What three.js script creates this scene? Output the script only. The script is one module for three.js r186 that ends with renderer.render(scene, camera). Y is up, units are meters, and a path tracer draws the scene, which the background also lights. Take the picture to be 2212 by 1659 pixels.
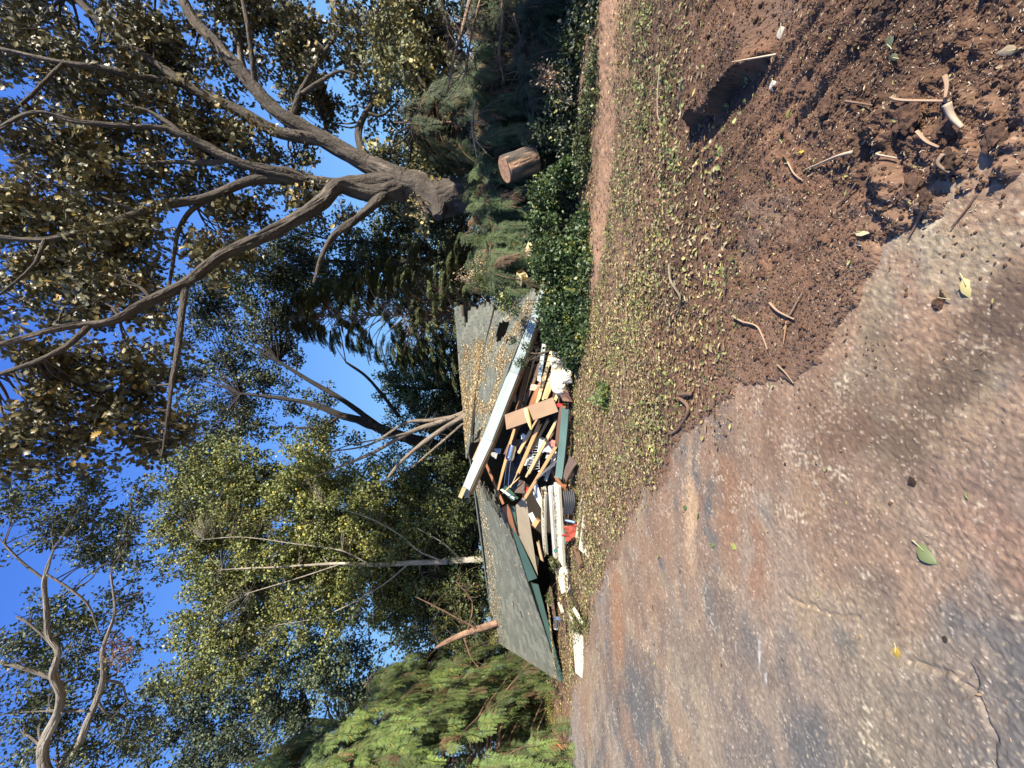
import * as THREE from 'three';
import { mergeGeometries } from 'three/addons/utils/BufferGeometryUtils.js';

// ---------- camera, sky, sun, exposure ----------
const scene = new THREE.Scene();
const F = 921, CX = 1106, CY = 829.5, EYE = 1.55;           // the lens: the phone lies on its side, so the picture's left is up
const camera = new THREE.PerspectiveCamera(84.0, 4 / 3, 0.05, 600);
camera.up.set(1, 0, 0); camera.position.set(0, EYE, 0); camera.lookAt(0, EYE, -10);
const SUN = new THREE.Vector3(0.62, 0.60, 0.51).normalize();
const renderer = new THREE.WebGLRenderer({ antialias: true });
renderer.toneMapping = THREE.LinearToneMapping; renderer.toneMappingExposure = 2.2;
renderer.shadowMap.enabled = true;
{
  const W = 1024, H = 512, d = new Float32Array(W * H * 4);
  const stops = [[-1, .06, .05, .04], [-.02, .09, .09, .08], [0.0, .21, .35, .52], [.25, .125, .27, .50], [.5, .068, .175, .46], [.75, .038, .108, .39], [1, .03, .085, .33]];
  for (let j = 0; j < H; j++) for (let i = 0; i < W; i++) {
    const v = (j + .5) / H, e = Math.sin((v - .5) * Math.PI), az = ((i + .5) / W - .5) * 2 * Math.PI, c = Math.cos((v - .5) * Math.PI);
    let k = 1; while (k < stops.length - 1 && e > stops[k][0]) k++;
    const a = stops[k - 1], b = stops[k], t = Math.min(1, Math.max(0, (e - a[0]) / (b[0] - a[0])));
    const ca = c * Math.cos(az) * SUN.x + e * SUN.y + c * Math.sin(az) * SUN.z, halo = e > 0 ? Math.pow(Math.max(0, ca), 6) : 0;
    for (let n = 0; n < 3; n++) d[(j * W + i) * 4 + n] = a[n + 1] + (b[n + 1] - a[n + 1]) * t + halo * [.22, .21, .18][n];
    d[(j * W + i) * 4 + 3] = 1;
  }
  const tx = new THREE.DataTexture(d, W, H, THREE.RGBAFormat, THREE.FloatType);
  tx.mapping = THREE.EquirectangularReflectionMapping; tx.magFilter = tx.minFilter = THREE.LinearFilter; tx.needsUpdate = true;
  scene.background = tx; scene.environment = tx;
}
const sun = new THREE.DirectionalLight(new THREE.Color(1, .92, .77), 4.6);
sun.name = 'sun'; sun.position.copy(SUN).multiplyScalar(60); sun.target.position.set(0, 0, -10); sun.castShadow = true;
Object.assign(sun.shadow.camera, { left: -40, right: 40, top: 40, bottom: -40, near: 1, far: 160 }); sun.shadow.mapSize.set(4096, 4096); sun.shadow.radius = 1;
scene.add(sun, sun.target);

// ---------- helpers ----------
const V3 = THREE.Vector3, v3 = (x, y, z) => new V3(x, y, z);
let seed = 1234;
const rnd = () => { seed |= 0; seed = seed + 0x6D2B79F5 | 0; let t = Math.imul(seed ^ seed >>> 15, 1 | seed); t = t + Math.imul(t ^ t >>> 7, 61 | t) ^ t; return ((t ^ t >>> 14) >>> 0) / 4294967296; };
const rr = (a, b) => a + (b - a) * rnd(), gs = () => (rnd() + rnd() + rnd() - 1.5) / 1.5, pick = a => a[Math.floor(rnd() * a.length)];
const lerp = (a, b, t) => a + (b - a) * t, clamp = (x, a = 0, b = 1) => Math.min(b, Math.max(a, x)), smooth = (a, b, x) => { const t = clamp((x - a) / (b - a)); return t * t * (3 - 2 * t); };
const h3 = (x, y, z) => { let n = Math.imul(x, 374761393) ^ Math.imul(y, 668265263) ^ Math.imul(z, 1274126177); n = Math.imul(n ^ n >>> 13, 1274126177); return ((n ^ n >>> 16) >>> 0) / 4294967296; };
function noise(x, y, z = 0) {                                // value noise, 0..1
  const i = Math.floor(x), j = Math.floor(y), k = Math.floor(z); let u = x - i, v = y - j, w = z - k;
  u = u * u * (3 - 2 * u); v = v * v * (3 - 2 * v); w = w * w * (3 - 2 * w);
  const L = (a, b, t) => a + (b - a) * t;
  return L(L(L(h3(i, j, k), h3(i + 1, j, k), u), L(h3(i, j + 1, k), h3(i + 1, j + 1, k), u), v), L(L(h3(i, j, k + 1), h3(i + 1, j, k + 1), u), L(h3(i, j + 1, k + 1), h3(i + 1, j + 1, k + 1), u), v), w);
}
const fbm = (x, y, z = 0, o = 4) => { let s = 0, a = .5, f = 1; for (let i = 0; i < o; i++) { s += a * noise(x * f, y * f, z * f + i * 7); f *= 2.03; a *= .5; } return s / (1 - Math.pow(.5, o)); };
const P = (px, py, D) => v3((CY - py) / F * D, EYE + (CX - px) / F * D, -D);   // a place seen at a pixel, at its distance D in metres
const lin = hex => new THREE.Color(hex);
const mix3 = (a, b, t) => [a[0] + (b[0] - a[0]) * t, a[1] + (b[1] - a[1]) * t, a[2] + (b[2] - a[2]) * t];

const used = new Map();
const numbered = n => { const k = used.get(n) || 0; used.set(n, k + 1); return k ? n + '_' + String(k).padStart(3, '0') : n; };
function tag(o, label, category, group, kind) { if (label) o.userData.label = label; if (category) o.userData.category = category; if (group) o.userData.group = group; if (kind) o.userData.kind = kind; return o; }
function thing(name, label, category, pos, group) { const g = new THREE.Group(); g.name = numbered(name); if (pos) g.position.copy(pos); scene.add(g); return tag(g, label, category, group); }
function part(name, geo, mat, parent) {                      // geometry in world metres; the child is set back by its parent's place
  const m = new THREE.Mesh(geo, mat); m.name = name; m.castShadow = m.receiveShadow = true;
  if (parent && parent !== scene) { m.position.copy(parent.userData.off || parent.position).negate(); parent.add(m); } else { m.name = numbered(name); scene.add(m); }
  return m;
}
function inst(name, geo, mat, list, parent) {                // list of {m: Matrix4, c?: [r,g,b]}
  const m = new THREE.InstancedMesh(geo, mat, list.length), c = new THREE.Color(); m.name = name; m.castShadow = m.receiveShadow = true;
  list.forEach((e, i) => { m.setMatrixAt(i, e.m); if (e.c) m.setColorAt(i, c.setRGB(e.c[0], e.c[1], e.c[2])); });
  m.userData.kind = 'stuff';
  if (parent) { m.position.copy(parent.position).negate(); parent.add(m); } else { m.name = numbered(name); scene.add(m); }
  return m;
}
class MB {                                                    // a growing mesh
  constructor() { this.p = []; this.c = []; this.u = []; this.i = []; }
  v(p, c = [1, 1, 1], u = 0, w = 0) { this.p.push(p.x, p.y, p.z); this.c.push(c[0], c[1], c[2]); this.u.push(u, w); return this.p.length / 3 - 1; }
  t(a, b, c) { this.i.push(a, b, c); }
  q(a, b, c, d) { this.i.push(a, b, c, a, c, d); }
  geo() {
    const g = new THREE.BufferGeometry(); g.setAttribute('position', new THREE.Float32BufferAttribute(this.p, 3)); g.setAttribute('color', new THREE.Float32BufferAttribute(this.c, 3)); g.setAttribute('uv', new THREE.Float32BufferAttribute(this.u, 2));
    g.setIndex(this.i); g.computeVertexNormals(); return g;
  }
}
// a board or panel: the four corners of its front face (a->b is its length), thickness th behind it
function slab(mb, a, b, c, d, th, o = {}) {
  const nu = o.nu || 6, nv = o.nv || 2, n = v3().crossVectors(b.clone().sub(a), d.clone().sub(a)).normalize(), lu = a.distanceTo(b), lv = a.distanceTo(d), sd = rnd() * 50;
  const pt = (s, t, k) => {
    let s2 = s;
    if (o.jag) { const j = (noise(t * 9 + sd, 3) - .2) * o.jag / lu; if (s > .99 && (o.ends || 3) & 2) s2 = s - Math.abs(j); if (s < .01 && (o.ends || 3) & 1) s2 = s + Math.abs(j); }
    const p = a.clone().lerp(b, s2).lerp(d.clone().lerp(c, s2), t);
    const w = (o.warp || 0) * (fbm(s * 2 + sd, t * 2, sd, 2) - .5) + (o.bow || 0) * (4 * s * (1 - s));
    return p.addScaledVector(n, w - (k ? th : 0));
  };
  const col = (s, t) => { const k = 1 + ((o.vary ?? .25)) * (fbm(s * lu * 4 + sd, t * lv * 10, 1, 3) - .5) * 2; return [k, k, k]; };
  for (const k of [0, 1]) {
    const ix = []; for (let j = 0; j <= nv; j++) for (let i = 0; i <= nu; i++) ix.push(mb.v(pt(i / nu, j / nv, k), col(i / nu, j / nv), i / nu * lu + sd, j / nv * lv + sd));
    for (let j = 0; j < nv; j++) for (let i = 0; i < nu; i++) { const q = j * (nu + 1) + i; k ? mb.q(ix[q], ix[q + nu + 1], ix[q + nu + 2], ix[q + 1]) : mb.q(ix[q], ix[q + 1], ix[q + nu + 2], ix[q + nu + 1]); }
  }
  const strip = (f, m, flip, L) => { for (let i = 0; i < m; i++) { const A = f(i / m), B = f((i + 1) / m), c = col(i / m, 0); const q = [mb.v(pt(...A, 0), c, i / m * L, 0), mb.v(pt(...B, 0), c, (i + 1) / m * L, 0), mb.v(pt(...B, 1), c, (i + 1) / m * L, th), mb.v(pt(...A, 1), c, i / m * L, th)]; flip ? mb.q(q[0], q[1], q[2], q[3]) : mb.q(q[3], q[2], q[1], q[0]); } };
  strip(s => [s, 0], nu, false, lu); strip(s => [s, 1], nu, true, lu); strip(t => [0, t], nv, true, lv); strip(t => [1, t], nv, false, lv);
  return mb;
}
// a timber from p to q with section w x h; up is the way its w face looks
function bar(mb, p, q, w, h, up = v3(0, 1, 0), o = {}) {
  const t = q.clone().sub(p).normalize(), s = v3().crossVectors(t, up).normalize(), n = v3().crossVectors(s, t).normalize();
  const e = (b, k) => b.clone().addScaledVector(s, k * w / 2).addScaledVector(n, h / 2);
  return slab(mb, e(p, 1), e(q, 1), e(q, -1), e(p, -1), h, o);
}
// a round limb along points [{p, r}], smoothed
function tube(mb, pts, o = {}) {
  const seg = o.seg || 4, R = o.rad || 8, N = (pts.length - 1) * seg, cur = new THREE.CatmullRomCurve3(pts.map(a => a.p), false, 'centripetal'), sd = rnd() * 90;
  const rad = s => { const x = s * (pts.length - 1), i = Math.min(pts.length - 2, Math.floor(x)); return lerp(pts[i].r, pts[i + 1].r, x - i); };
  let t0, n0, base = -1, len = 0, last = null; const prof = [];
  for (let k = 0; k <= N; k++) {
    const s = k / N, p = cur.getPoint(s), t = cur.getTangent(s), r = rad(s);
    if (!n0) { n0 = Math.abs(t.y) < .9 ? v3(0, 1, 0) : v3(1, 0, 0); n0.addScaledVector(t, -n0.dot(t)).normalize(); } else n0.addScaledVector(t, -n0.dot(t)).normalize();
    const b = v3().crossVectors(t, n0); if (last) len += last.distanceTo(p); last = p; const st = mb.p.length / 3;
    for (let j = 0; j <= R; j++) {
      const a = (j % R) / R * 2 * Math.PI, ca = Math.cos(a), sa = Math.sin(a), bk = o.bark ? Math.abs(noise(ca * r * 11 + sd, sa * r * 11, len * 1.3) - .5) * 1.5 + Math.abs(noise(ca * r * 25 + sd, sa * r * 25, len * 3) - .5) * .6 : 0;
      const rv = r * (1 + (o.lump || 0) * (noise(ca * 1.3 + sd, sa * 1.3, len * 2.2) - .5) * 2) + (o.bark || 0) * (bk - .3);
      let cc = 1 + (o.vary ?? .5) * (fbm(ca * 2 + sd, sa * 2, len * 3, 3) - .5) * 2; if (o.bark && r > .03) { cc *= .75 + .5 * fbm(ca * r * 34 + sd, sa * r * 34, len * 7, 2); const li = fbm(ca * r * 6 + sd, sa * r * 6, len * 1.7 + 30, 4); if (li > .60) cc *= 1 + (li - .60) * 5; }
      mb.v(p.clone().addScaledVector(n0, ca * rv).addScaledVector(b, sa * rv), o.col ? o.col(s, a, cc) : [cc, cc, cc], j / R * Math.max(1, Math.round(r * 12)) * .5, len);
    }
    if (base >= 0) for (let j = 0; j < R; j++) mb.q(base + j, base + j + 1, st + j + 1, st + j);
    base = st;
  }
  for (const [st, s] of [[base, 1], [base - N * (R + 1), 0]]) if (rad(s) > .02 || o.cap) { const c = mb.v(cur.getPoint(s), [1, 1, 1], .5, len); for (let j = 0; j < R; j++) s ? mb.t(st + j, st + j + 1, c) : mb.t(st + j + 1, st + j, c); }
  return mb;
}
// ---------- textures (grain only) ----------
function grey(W, H, f, rx = 1, ry = 1) {
  const d = new Uint8Array(W * H * 4); for (let j = 0; j < H; j++) for (let i = 0; i < W; i++) { const v = clamp(f(i / W, j / H)) * 255, k = (j * W + i) * 4; d[k] = d[k + 1] = d[k + 2] = v; d[k + 3] = 255; }
  const t = new THREE.DataTexture(d, W, H); t.wrapS = t.wrapT = THREE.RepeatWrapping; t.magFilter = THREE.LinearFilter; t.minFilter = THREE.LinearMipmapLinearFilter; t.generateMipmaps = true; t.repeat.set(rx, ry); t.needsUpdate = true; return t;
}
// noise that wraps round
const wrapN = (u, v, n, m, z) => { const f = (x, y) => noise(x, y, z); const x = u * n, y = v * m; const a = f(x, y), b = f(x - n, y), c = f(x, y - m), d = f(x - n, y - m); return lerp(lerp(a, b, u), lerp(c, d, u), v); };
const grainBump = grey(512, 512, (u, v) => .5 * wrapN(u, v, 40, 40, 1) + .3 * wrapN(u, v, 90, 90, 2) + .2 * wrapN(u, v, 180, 180, 3), 2, 2);
const barkBump = grey(256, 512, (u, v) => { const a = Math.abs(wrapN(u, v, 10, 8, 4) - .5) * 2, b = wrapN(u, v, 30, 30, 5); return .75 * Math.sqrt(a) + .25 * b; }, 2, 1);
const woodMap = grey(512, 256, (u, v) => .72 + .22 * wrapN(u, v, 4, 40, 6) + .12 * wrapN(u, v, 12, 110, 7) - .06, .7, 3);
const woodBump = grey(512, 256, (u, v) => wrapN(u, v, 6, 90, 8), .7, 3);
const S = (c, r = .9, o = {}) => new THREE.MeshStandardMaterial({ color: c instanceof THREE.Color ? c : new THREE.Color().setRGB(...c), roughness: r, vertexColors: true, side: THREE.DoubleSide, ...o });
const wood = (c, r = .75) => S(c, r, { map: woodMap, bumpMap: woodBump, bumpScale: .002 });
const paint = (c, r = .5) => S(c, r, { bumpMap: woodBump, bumpScale: .0008 });
const leafMat = (r = .5, tr = .25) => new THREE.MeshPhysicalMaterial({ color: 0xffffff, roughness: r, vertexColors: true, side: THREE.DoubleSide, transmission: tr, thickness: 0, ior: 1.45 });
const bark = (c, r = .9) => S(c, r, { bumpMap: barkBump, bumpScale: .03 });
// ---------- ground ----------
// the edge between the asphalt and the soil, in metres [x, distance]
const EDGE = [[-40, 15.6], [-14, 13.6], [-11.8, 13.1], [-8, 10.9], [-5.6, 9.1], [-4.2, 8.2], [-2.5, 6.37], [-1.32, 4.86], [-.54, 3.82], [-.05, 2.89], [.12, 2.18], [.34, 1.87], [.56, 1.75], [.57, 1.51], [.64, 1.29], [.8, .6], [1.2, -6]];
function edgeD(x, D) {                                        // signed distance, positive on the soil
  let best = 1e9, sg = 1;
  for (let i = 0; i < EDGE.length - 1; i++) {
    const [ax, ay] = EDGE[i], [bx, by] = EDGE[i + 1], dx = bx - ax, dy = by - ay, t = clamp(((x - ax) * dx + (D - ay) * dy) / (dx * dx + dy * dy)), ex = x - ax - t * dx, ey = D - ay - t * dy, q = ex * ex + ey * ey;
    if (q < best) { best = q; sg = dx * (D - ay) - dy * (x - ax) > 0 ? 1 : -1; }
  }
  return sg * Math.sqrt(best);
}
const LEDGE = [[1.80, 2.30], [1.93, 2.75], [2.08, 3.55]];
function soilY(x, D) {
  const wob = .25 + D * .06; let d = edgeD(x, D) + (fbm(x * 1.6, D * 1.6, 3, 4) - .5) * wob + (fbm(x * 9, D * 9, 5, 3) - .5) * .13;
  if (d < -.25) return -.05 + d * .05;
  const far = smooth(3.2, 6, D), k = smooth(0, .5, d);
  let y = d < 0 ? d * .35 : .012 + Math.min(.07, d * .05) + smooth(6, 10.5, D) * .10 * smooth(0, 1.5, d);
  y += smooth(11.5, 14, D) * .1 + smooth(3.4, 6, x) * smooth(4, 8, D) * .25;
  const sc = smooth(1.1, 1.6, x) * (1 - smooth(3.0, 3.9, D)), iso = k * (1 - .65 * sc);
  y += k * (fbm(x * 2.2, D * 2.2, 1, 3) - .5) * .09 * (1 - .4 * sc) + iso * (fbm(x * 11, D * 9, 2, 4) - .5) * .04 + iso * (fbm(x * 34, D * 30, 6, 3) - .5) * .018;
  // scraped ridges that run away from the camera
  if (sc > 0) y += sc * (Math.abs(noise((x + D * .16) * 13, D * .9, 9) - .5) * .085 + Math.abs(noise((x + D * .18) * 30, D * 1.6, 4) - .5) * .03 - .02);
  // broken clods close by
  const cl = smooth(.45, .72, x) * (1 - smooth(1.1, 1.4, x)) * (1 - smooth(1.72, 2.0, D)) * smooth(1.15, 1.3, D);
  if (cl > 0) { const c = fbm(x * 7.5, D * 7.5, 12, 5); y += cl * (Math.pow(Math.abs(c - .5) * 2, .8) * .155 - .03 + (noise(x * 26, D * 26, 3) - .5) * .03); }
  // the ledge with the cut face
  for (let i = 0; i < 2; i++) {
    const [ax, ay] = LEDGE[i], [bx, by] = LEDGE[i + 1]; if (D < ay || D >= by) continue;
    const t = (D - ay) / (by - ay), lx = lerp(ax, bx, t) + (fbm(D * 4, 2, 1, 3) - .5) * .16, e = smooth(2.3, 2.55, D) * (1 - smooth(3.3, 3.55, D)), u = x - lx;
    const u2 = u + (fbm(x * 16, D * 16, 14, 3) - .5) * .09; y += e * .14 * smooth(-.035, .02, u2) * (1 - smooth(.08, .9, u)) - e * .03 * (u < 0 ? 1 - smooth(0, .3, -u) : 0);
  }
  if (d > .12) y = Math.max(y, .008 + .02 * noise(x * 9, D * 9, 3));
  return y;
}
const CRACKS = [[[1963, 1428], [2054, 1458], [2099, 1488], [2119, 1539], [2144, 1599], [2152, 1690]], [[2060, 1462], [2100, 1440], [2095, 1500]], [[1328, 1503], [1334, 1580], [1341, 1700]], [[1700, 1290], [1780, 1318], [1850, 1330]], [[1560, 1560], [1600, 1500], [1640, 1488]]].map(l => l.map(([px, py]) => { const D = F * EYE / (px - CX); return [(CY - py) / F * D, D]; }));
function crackD(x, D) { let b = 9; for (const L of CRACKS) for (let i = 0; i < L.length - 1; i++) { const [ax, ay] = L[i], [bx, by] = L[i + 1], dx = bx - ax, dy = by - ay, t = clamp(((x - ax) * dx + (D - ay) * dy) / (dx * dx + dy * dy)); const q = Math.hypot(x - ax - t * dx, D - ay - t * dy); if (q < b) b = q; } return b; }
function roadY(x, D) {
  const c = crackD(x + (fbm(x * 14, D * 14, 2, 2) - .5) * .05, D + (fbm(x * 14, D * 14, 8, 2) - .5) * .05);
  return (fbm(x * 85, D * 85, 4, 2) - .5) * .0065 + (fbm(x * 22, D * 22, 14, 2) - .5) * .004 + (fbm(x * 3, D * 3, 7, 2) - .5) * .012 - (c < .012 ? .012 * (1 - c / .012) : 0);
}
const spot = (px, py, wx, wd) => { const D = F * EYE / (px - CX); return [(CY - py) / F * D, D, wx, wd]; };
// colour patches on the asphalt: dirt spilled, smeared and dried; a darker brown band
const ROAD_PATCHES = [
  [spot(1490, 1085, .55, .14), [.46, .31, .18], .95], [spot(1335, 1325, 1.0, .35), [.30, .14, .06], .8], [spot(1300, 1230, .8, .45), [.27, .235, .20], .8], [spot(1640, 1230, .28, .12), [.25, .115, .055], .75], [spot(1580, 1120, .4, .2), [.24, .125, .065], .65],
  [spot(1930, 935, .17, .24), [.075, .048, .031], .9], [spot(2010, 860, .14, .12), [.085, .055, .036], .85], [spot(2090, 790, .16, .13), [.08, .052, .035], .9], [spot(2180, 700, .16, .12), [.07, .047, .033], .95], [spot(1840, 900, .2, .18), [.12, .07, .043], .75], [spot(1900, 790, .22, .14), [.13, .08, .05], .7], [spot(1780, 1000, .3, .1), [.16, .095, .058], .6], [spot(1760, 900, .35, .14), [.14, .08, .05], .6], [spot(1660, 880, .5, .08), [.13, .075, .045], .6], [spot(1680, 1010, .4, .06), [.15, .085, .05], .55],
  [spot(2190, 1190, .12, .2), [.24, .14, .09], .6], [spot(2110, 1100, .15, .2), [.25, .15, .10], .5], [spot(1900, 1560, .5, .3), [.21, .17, .11], .6], [spot(1480, 1480, 1.2, .6), [.26, .20, .14], .55], [spot(1600, 1600, .9, .5), [.23, .17, .12], .5], [spot(1800, 1480, .3, .16), [.22, .17, .12], .6], [spot(2000, 1620, .4, .2), [.21, .16, .11], .55],
  [spot(1640, 1405, .14, .012), [.55, .55, .53], .8], [spot(1655, 1460, .05, .01), [.5, .5, .48], .6], [spot(1590, 1400, .05, .01), [.5, .5, .5], .5], [spot(1240, 1600, 2.0, 1.2), [.25, .24, .23], .6]];
function roadC(x, D) {
  const b = fbm(x * 1.1, D * 1.1, 11, 4), g = fbm(x * 60, D * 60, 1, 2), m = fbm(x * 5, D * 5, 2, 4);
  const w = fbm(x * .8 + 40, D * 1.4, 17, 4), st = fbm(x * 3.2 + 3, D * 6, 18, 4);
  let c = mix3([.115, .108, .098], [.26, .205, .15], smooth(.36, .62, b + (m - .5) * .6));
  c = mix3(c, [.30, .235, .145], smooth(.50, .68, w + (st - .5) * .7) * .7); c = mix3(c, [.28, .165, .095], smooth(.55, .72, fbm(x * 1.5 + 9, D * 1.5, 19, 4) + (st - .5) * .4) * .55); c = mix3(c, [.098, .088, .076], smooth(.54, .70, fbm(x * 1.7 + 70, D * 1.9, 20, 5) + (m - .5) * .4) * .75);
  const ed = -edgeD(x, D), dirt = (1 - smooth(0, 2.3, ed + (fbm(x * 1.3, D * 1.3, 21, 4) - .5) * 2.0)); c = mix3(c, [.235, .14, .086], dirt * .8 * smooth(.2, .6, m));
  for (const [[sx, sD, wx, wd], col, k] of ROAD_PATCHES) { const r = Math.hypot((x - sx) / wx, (D - sD) / wd); if (r < 2.2) { const w = 1 - smooth(.35, 1.35, r + (fbm(x * 5 / Math.sqrt(wx * 3), D * 5 / Math.sqrt(wd * 3), sx, 5) - .5) * 1.5); c = mix3(c, col, w * k * (.7 + .5 * (g - .3))); } }
  const ch = noise(x * 170, D * 170, 6), ch2 = noise(x * 90, D * 90, 16); if (ch > .86) c = mix3(c, [.58, .48, .38], (ch - .86) * 7); if (ch2 > .85) c = mix3(c, [.46, .36, .24], (ch2 - .85) * 5); const fl = noise(x * 75, D * 75, 26) * noise(x * 7, D * 7, 27); if (fl > .52) c = mix3(c, [.52, .43, .30], (fl - .52) * 3.2);
  const k = .62 + .76 * g; return [c[0] * k, c[1] * k, c[2] * k];
}
function clayAt(x, D, m) { const ax = 5.6, ay = 5.75, bx = 2.3, by = 7.3, dx = bx - ax, dy = by - ay, t = clamp(((x - ax) * dx + (D - ay) * dy) / (dx * dx + dy * dy)), q = Math.hypot(x - ax - t * dx, D - ay - t * dy); return 1 - smooth(.25, .75, q + (m - .5) * .6 + (fbm(x * .9, D * .9, 55, 3) - .5) * .9); }
function soilC(x, D) {
  const b = fbm(x * 1.4, D * 1.4, 31, 4), m = fbm(x * 7, D * 7, 32, 4), g = fbm(x * 45, D * 45, 33, 2);
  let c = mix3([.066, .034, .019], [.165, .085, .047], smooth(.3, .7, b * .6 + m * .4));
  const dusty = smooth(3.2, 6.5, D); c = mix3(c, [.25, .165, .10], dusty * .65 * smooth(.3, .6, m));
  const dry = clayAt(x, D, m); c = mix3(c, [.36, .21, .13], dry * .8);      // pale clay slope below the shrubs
  const ed = edgeD(x, D); c = mix3(c, [.21, .125, .078], (1 - smooth(.0, .5, ed + (m - .5) * .5)) * .7);
  if (D < 3.2) { const gr = smooth(.55, .75, fbm(x * 3, D * 2, 35, 3)); c = mix3(c, [.125, .095, .075], gr * .45); }
  const ch = noise(x * 70, D * 70, 36); if (ch > .92) c = mix3(c, [.42, .30, .19], (ch - .92) * 8);
  const k = .7 + .6 * g; return [c[0] * k, c[1] * k, c[2] * k];
}
function sheet(nD, nX, D0, D1, a0, a1, yf, cf, lo) {         // a grid that gets coarser with distance
  const mb = new MB(), keep = new Float32Array((nD + 1) * (nX + 1));
  for (let j = 0; j <= nD; j++) { const D = D0 * Math.pow(D1 / D0, j / nD); for (let i = 0; i <= nX; i++) { const x = lerp(a0, a1, i / nX) * (D + .8), y = yf(x, D); keep[j * (nX + 1) + i] = y; mb.v(v3(x, y, -D), y < lo ? [.1, .08, .06] : cf(x, D), x, -D); } }
  for (let j = 0; j < nD; j++) for (let i = 0; i < nX; i++) { const q = j * (nX + 1) + i; if (Math.max(keep[q], keep[q + 1], keep[q + nX + 1], keep[q + nX + 2]) < lo) continue; mb.q(q, q + 1, q + nX + 2, q + nX + 1); }
  return mb.geo();
}
const groundMat = r => S([1, 1, 1], r, { bumpMap: grainBump, bumpScale: .012 });
{
  const road = thing('road', null, null); tag(road, 'cracked grey asphalt drive smeared with reddish dirt', 'road', null, 'structure');
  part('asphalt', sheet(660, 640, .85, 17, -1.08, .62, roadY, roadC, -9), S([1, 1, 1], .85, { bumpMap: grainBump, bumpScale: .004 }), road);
  const mb = new MB(), cs = [];
  for (let j = 0; j <= 60; j++) for (let i = 0; i <= 80; i++) { const x = -42 + i * .6, z = -17 + j * .6, c = roadC(x, -z); mb.v(v3(x, -.03, z), c, x, z); }
  for (let j = 0; j < 60; j++) for (let i = 0; i < 80; i++) { const q = j * 81 + i; mb.q(q, q + 81, q + 82, q + 1); }
  part('asphalt', mb.geo(), groundMat(.85), road);
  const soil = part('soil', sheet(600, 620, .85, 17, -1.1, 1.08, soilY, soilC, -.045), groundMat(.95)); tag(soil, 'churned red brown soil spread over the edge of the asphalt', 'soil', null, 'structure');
}
const hillY = (x, D) => D < 12 && Math.abs(x) < 15 ? -.3 : -.3 + smooth(12, 15, D) * .45 + smooth(15, 34, D) * 2.2 + smooth(6, 16, x) * .8 * smooth(4, 9, D) + (D > 14 ? (fbm(x * .3, D * .3, 41, 3) - .5) * .5 : 0);
{
  const mb = new MB(), xs = [], N = 110; for (let i = 0; i <= N; i++) { const t = i / N * 2 - 1; xs.push(Math.sign(t) * (Math.abs(t) * 30 + Math.pow(Math.abs(t), 5) * 270)); }
  for (let j = 0; j <= N; j++) for (let i = 0; i <= N; i++) { const x = xs[i], D = xs[j] + 14, k = .6 + .8 * fbm(x * 2, D * 2, 43, 3); mb.v(v3(x, hillY(x, D), -D), [.075 * k, .055 * k, .032 * k], x, -D); }
  for (let j = 0; j < N; j++) for (let i = 0; i < N; i++) { const q = j * (N + 1) + i; mb.q(q, q + 1, q + N + 2, q + N + 1); }
  tag(part('ground', mb.geo(), S([1, 1, 1], .95, { bumpMap: grainBump, bumpScale: .02 })), 'leaf covered woodland ground rising behind the shed', 'ground', null, 'structure');
}
const groundY = (x, D) => D < 14 ? Math.max(soilY(x, D), edgeD(x, D) < 0 ? 0 : -1) : hillY(x, D);
// ---------- the collapsed shed ----------
const shed = thing('collapsed_shed', 'collapsed shed with grey green shingle roof caved in and split in two slopes', 'shed', v3(-3, 0, -12));
const bil = (a, b, c, d) => (s, t) => a.clone().lerp(b, s).lerp(d.clone().lerp(c, s), t);    // a,b eave ends; d,c ridge ends
const shingleMats = [[.135, .140, .112], [.105, .112, .092], [.165, .168, .135], [.125, .128, .102]].map(c => new THREE.MeshStandardMaterial({ color: new THREE.Color().setRGB(...c), roughness: .95, bumpMap: grainBump, bumpScale: .004 }));
const tabGeos = [0, 1, 2].map(k => { const g = new THREE.BoxGeometry(1, 1, 1, 3, 2, 1), p = g.attributes.position; for (let i = 0; i < p.count; i++) { const x = p.getX(i), y = p.getY(i); p.setZ(i, p.getZ(i) + (y < 0 ? [.35, .1, .8][k] * x * x * 4 * -.4 + [.2, .5, 0][k] : 0)); } g.computeVertexNormals(); return g; });
const deckMat = new THREE.MeshStandardMaterial({ color: new THREE.Color().setRGB(.09, .065, .045), roughness: .95, side: THREE.DoubleSide });
const allTabs = [];
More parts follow.
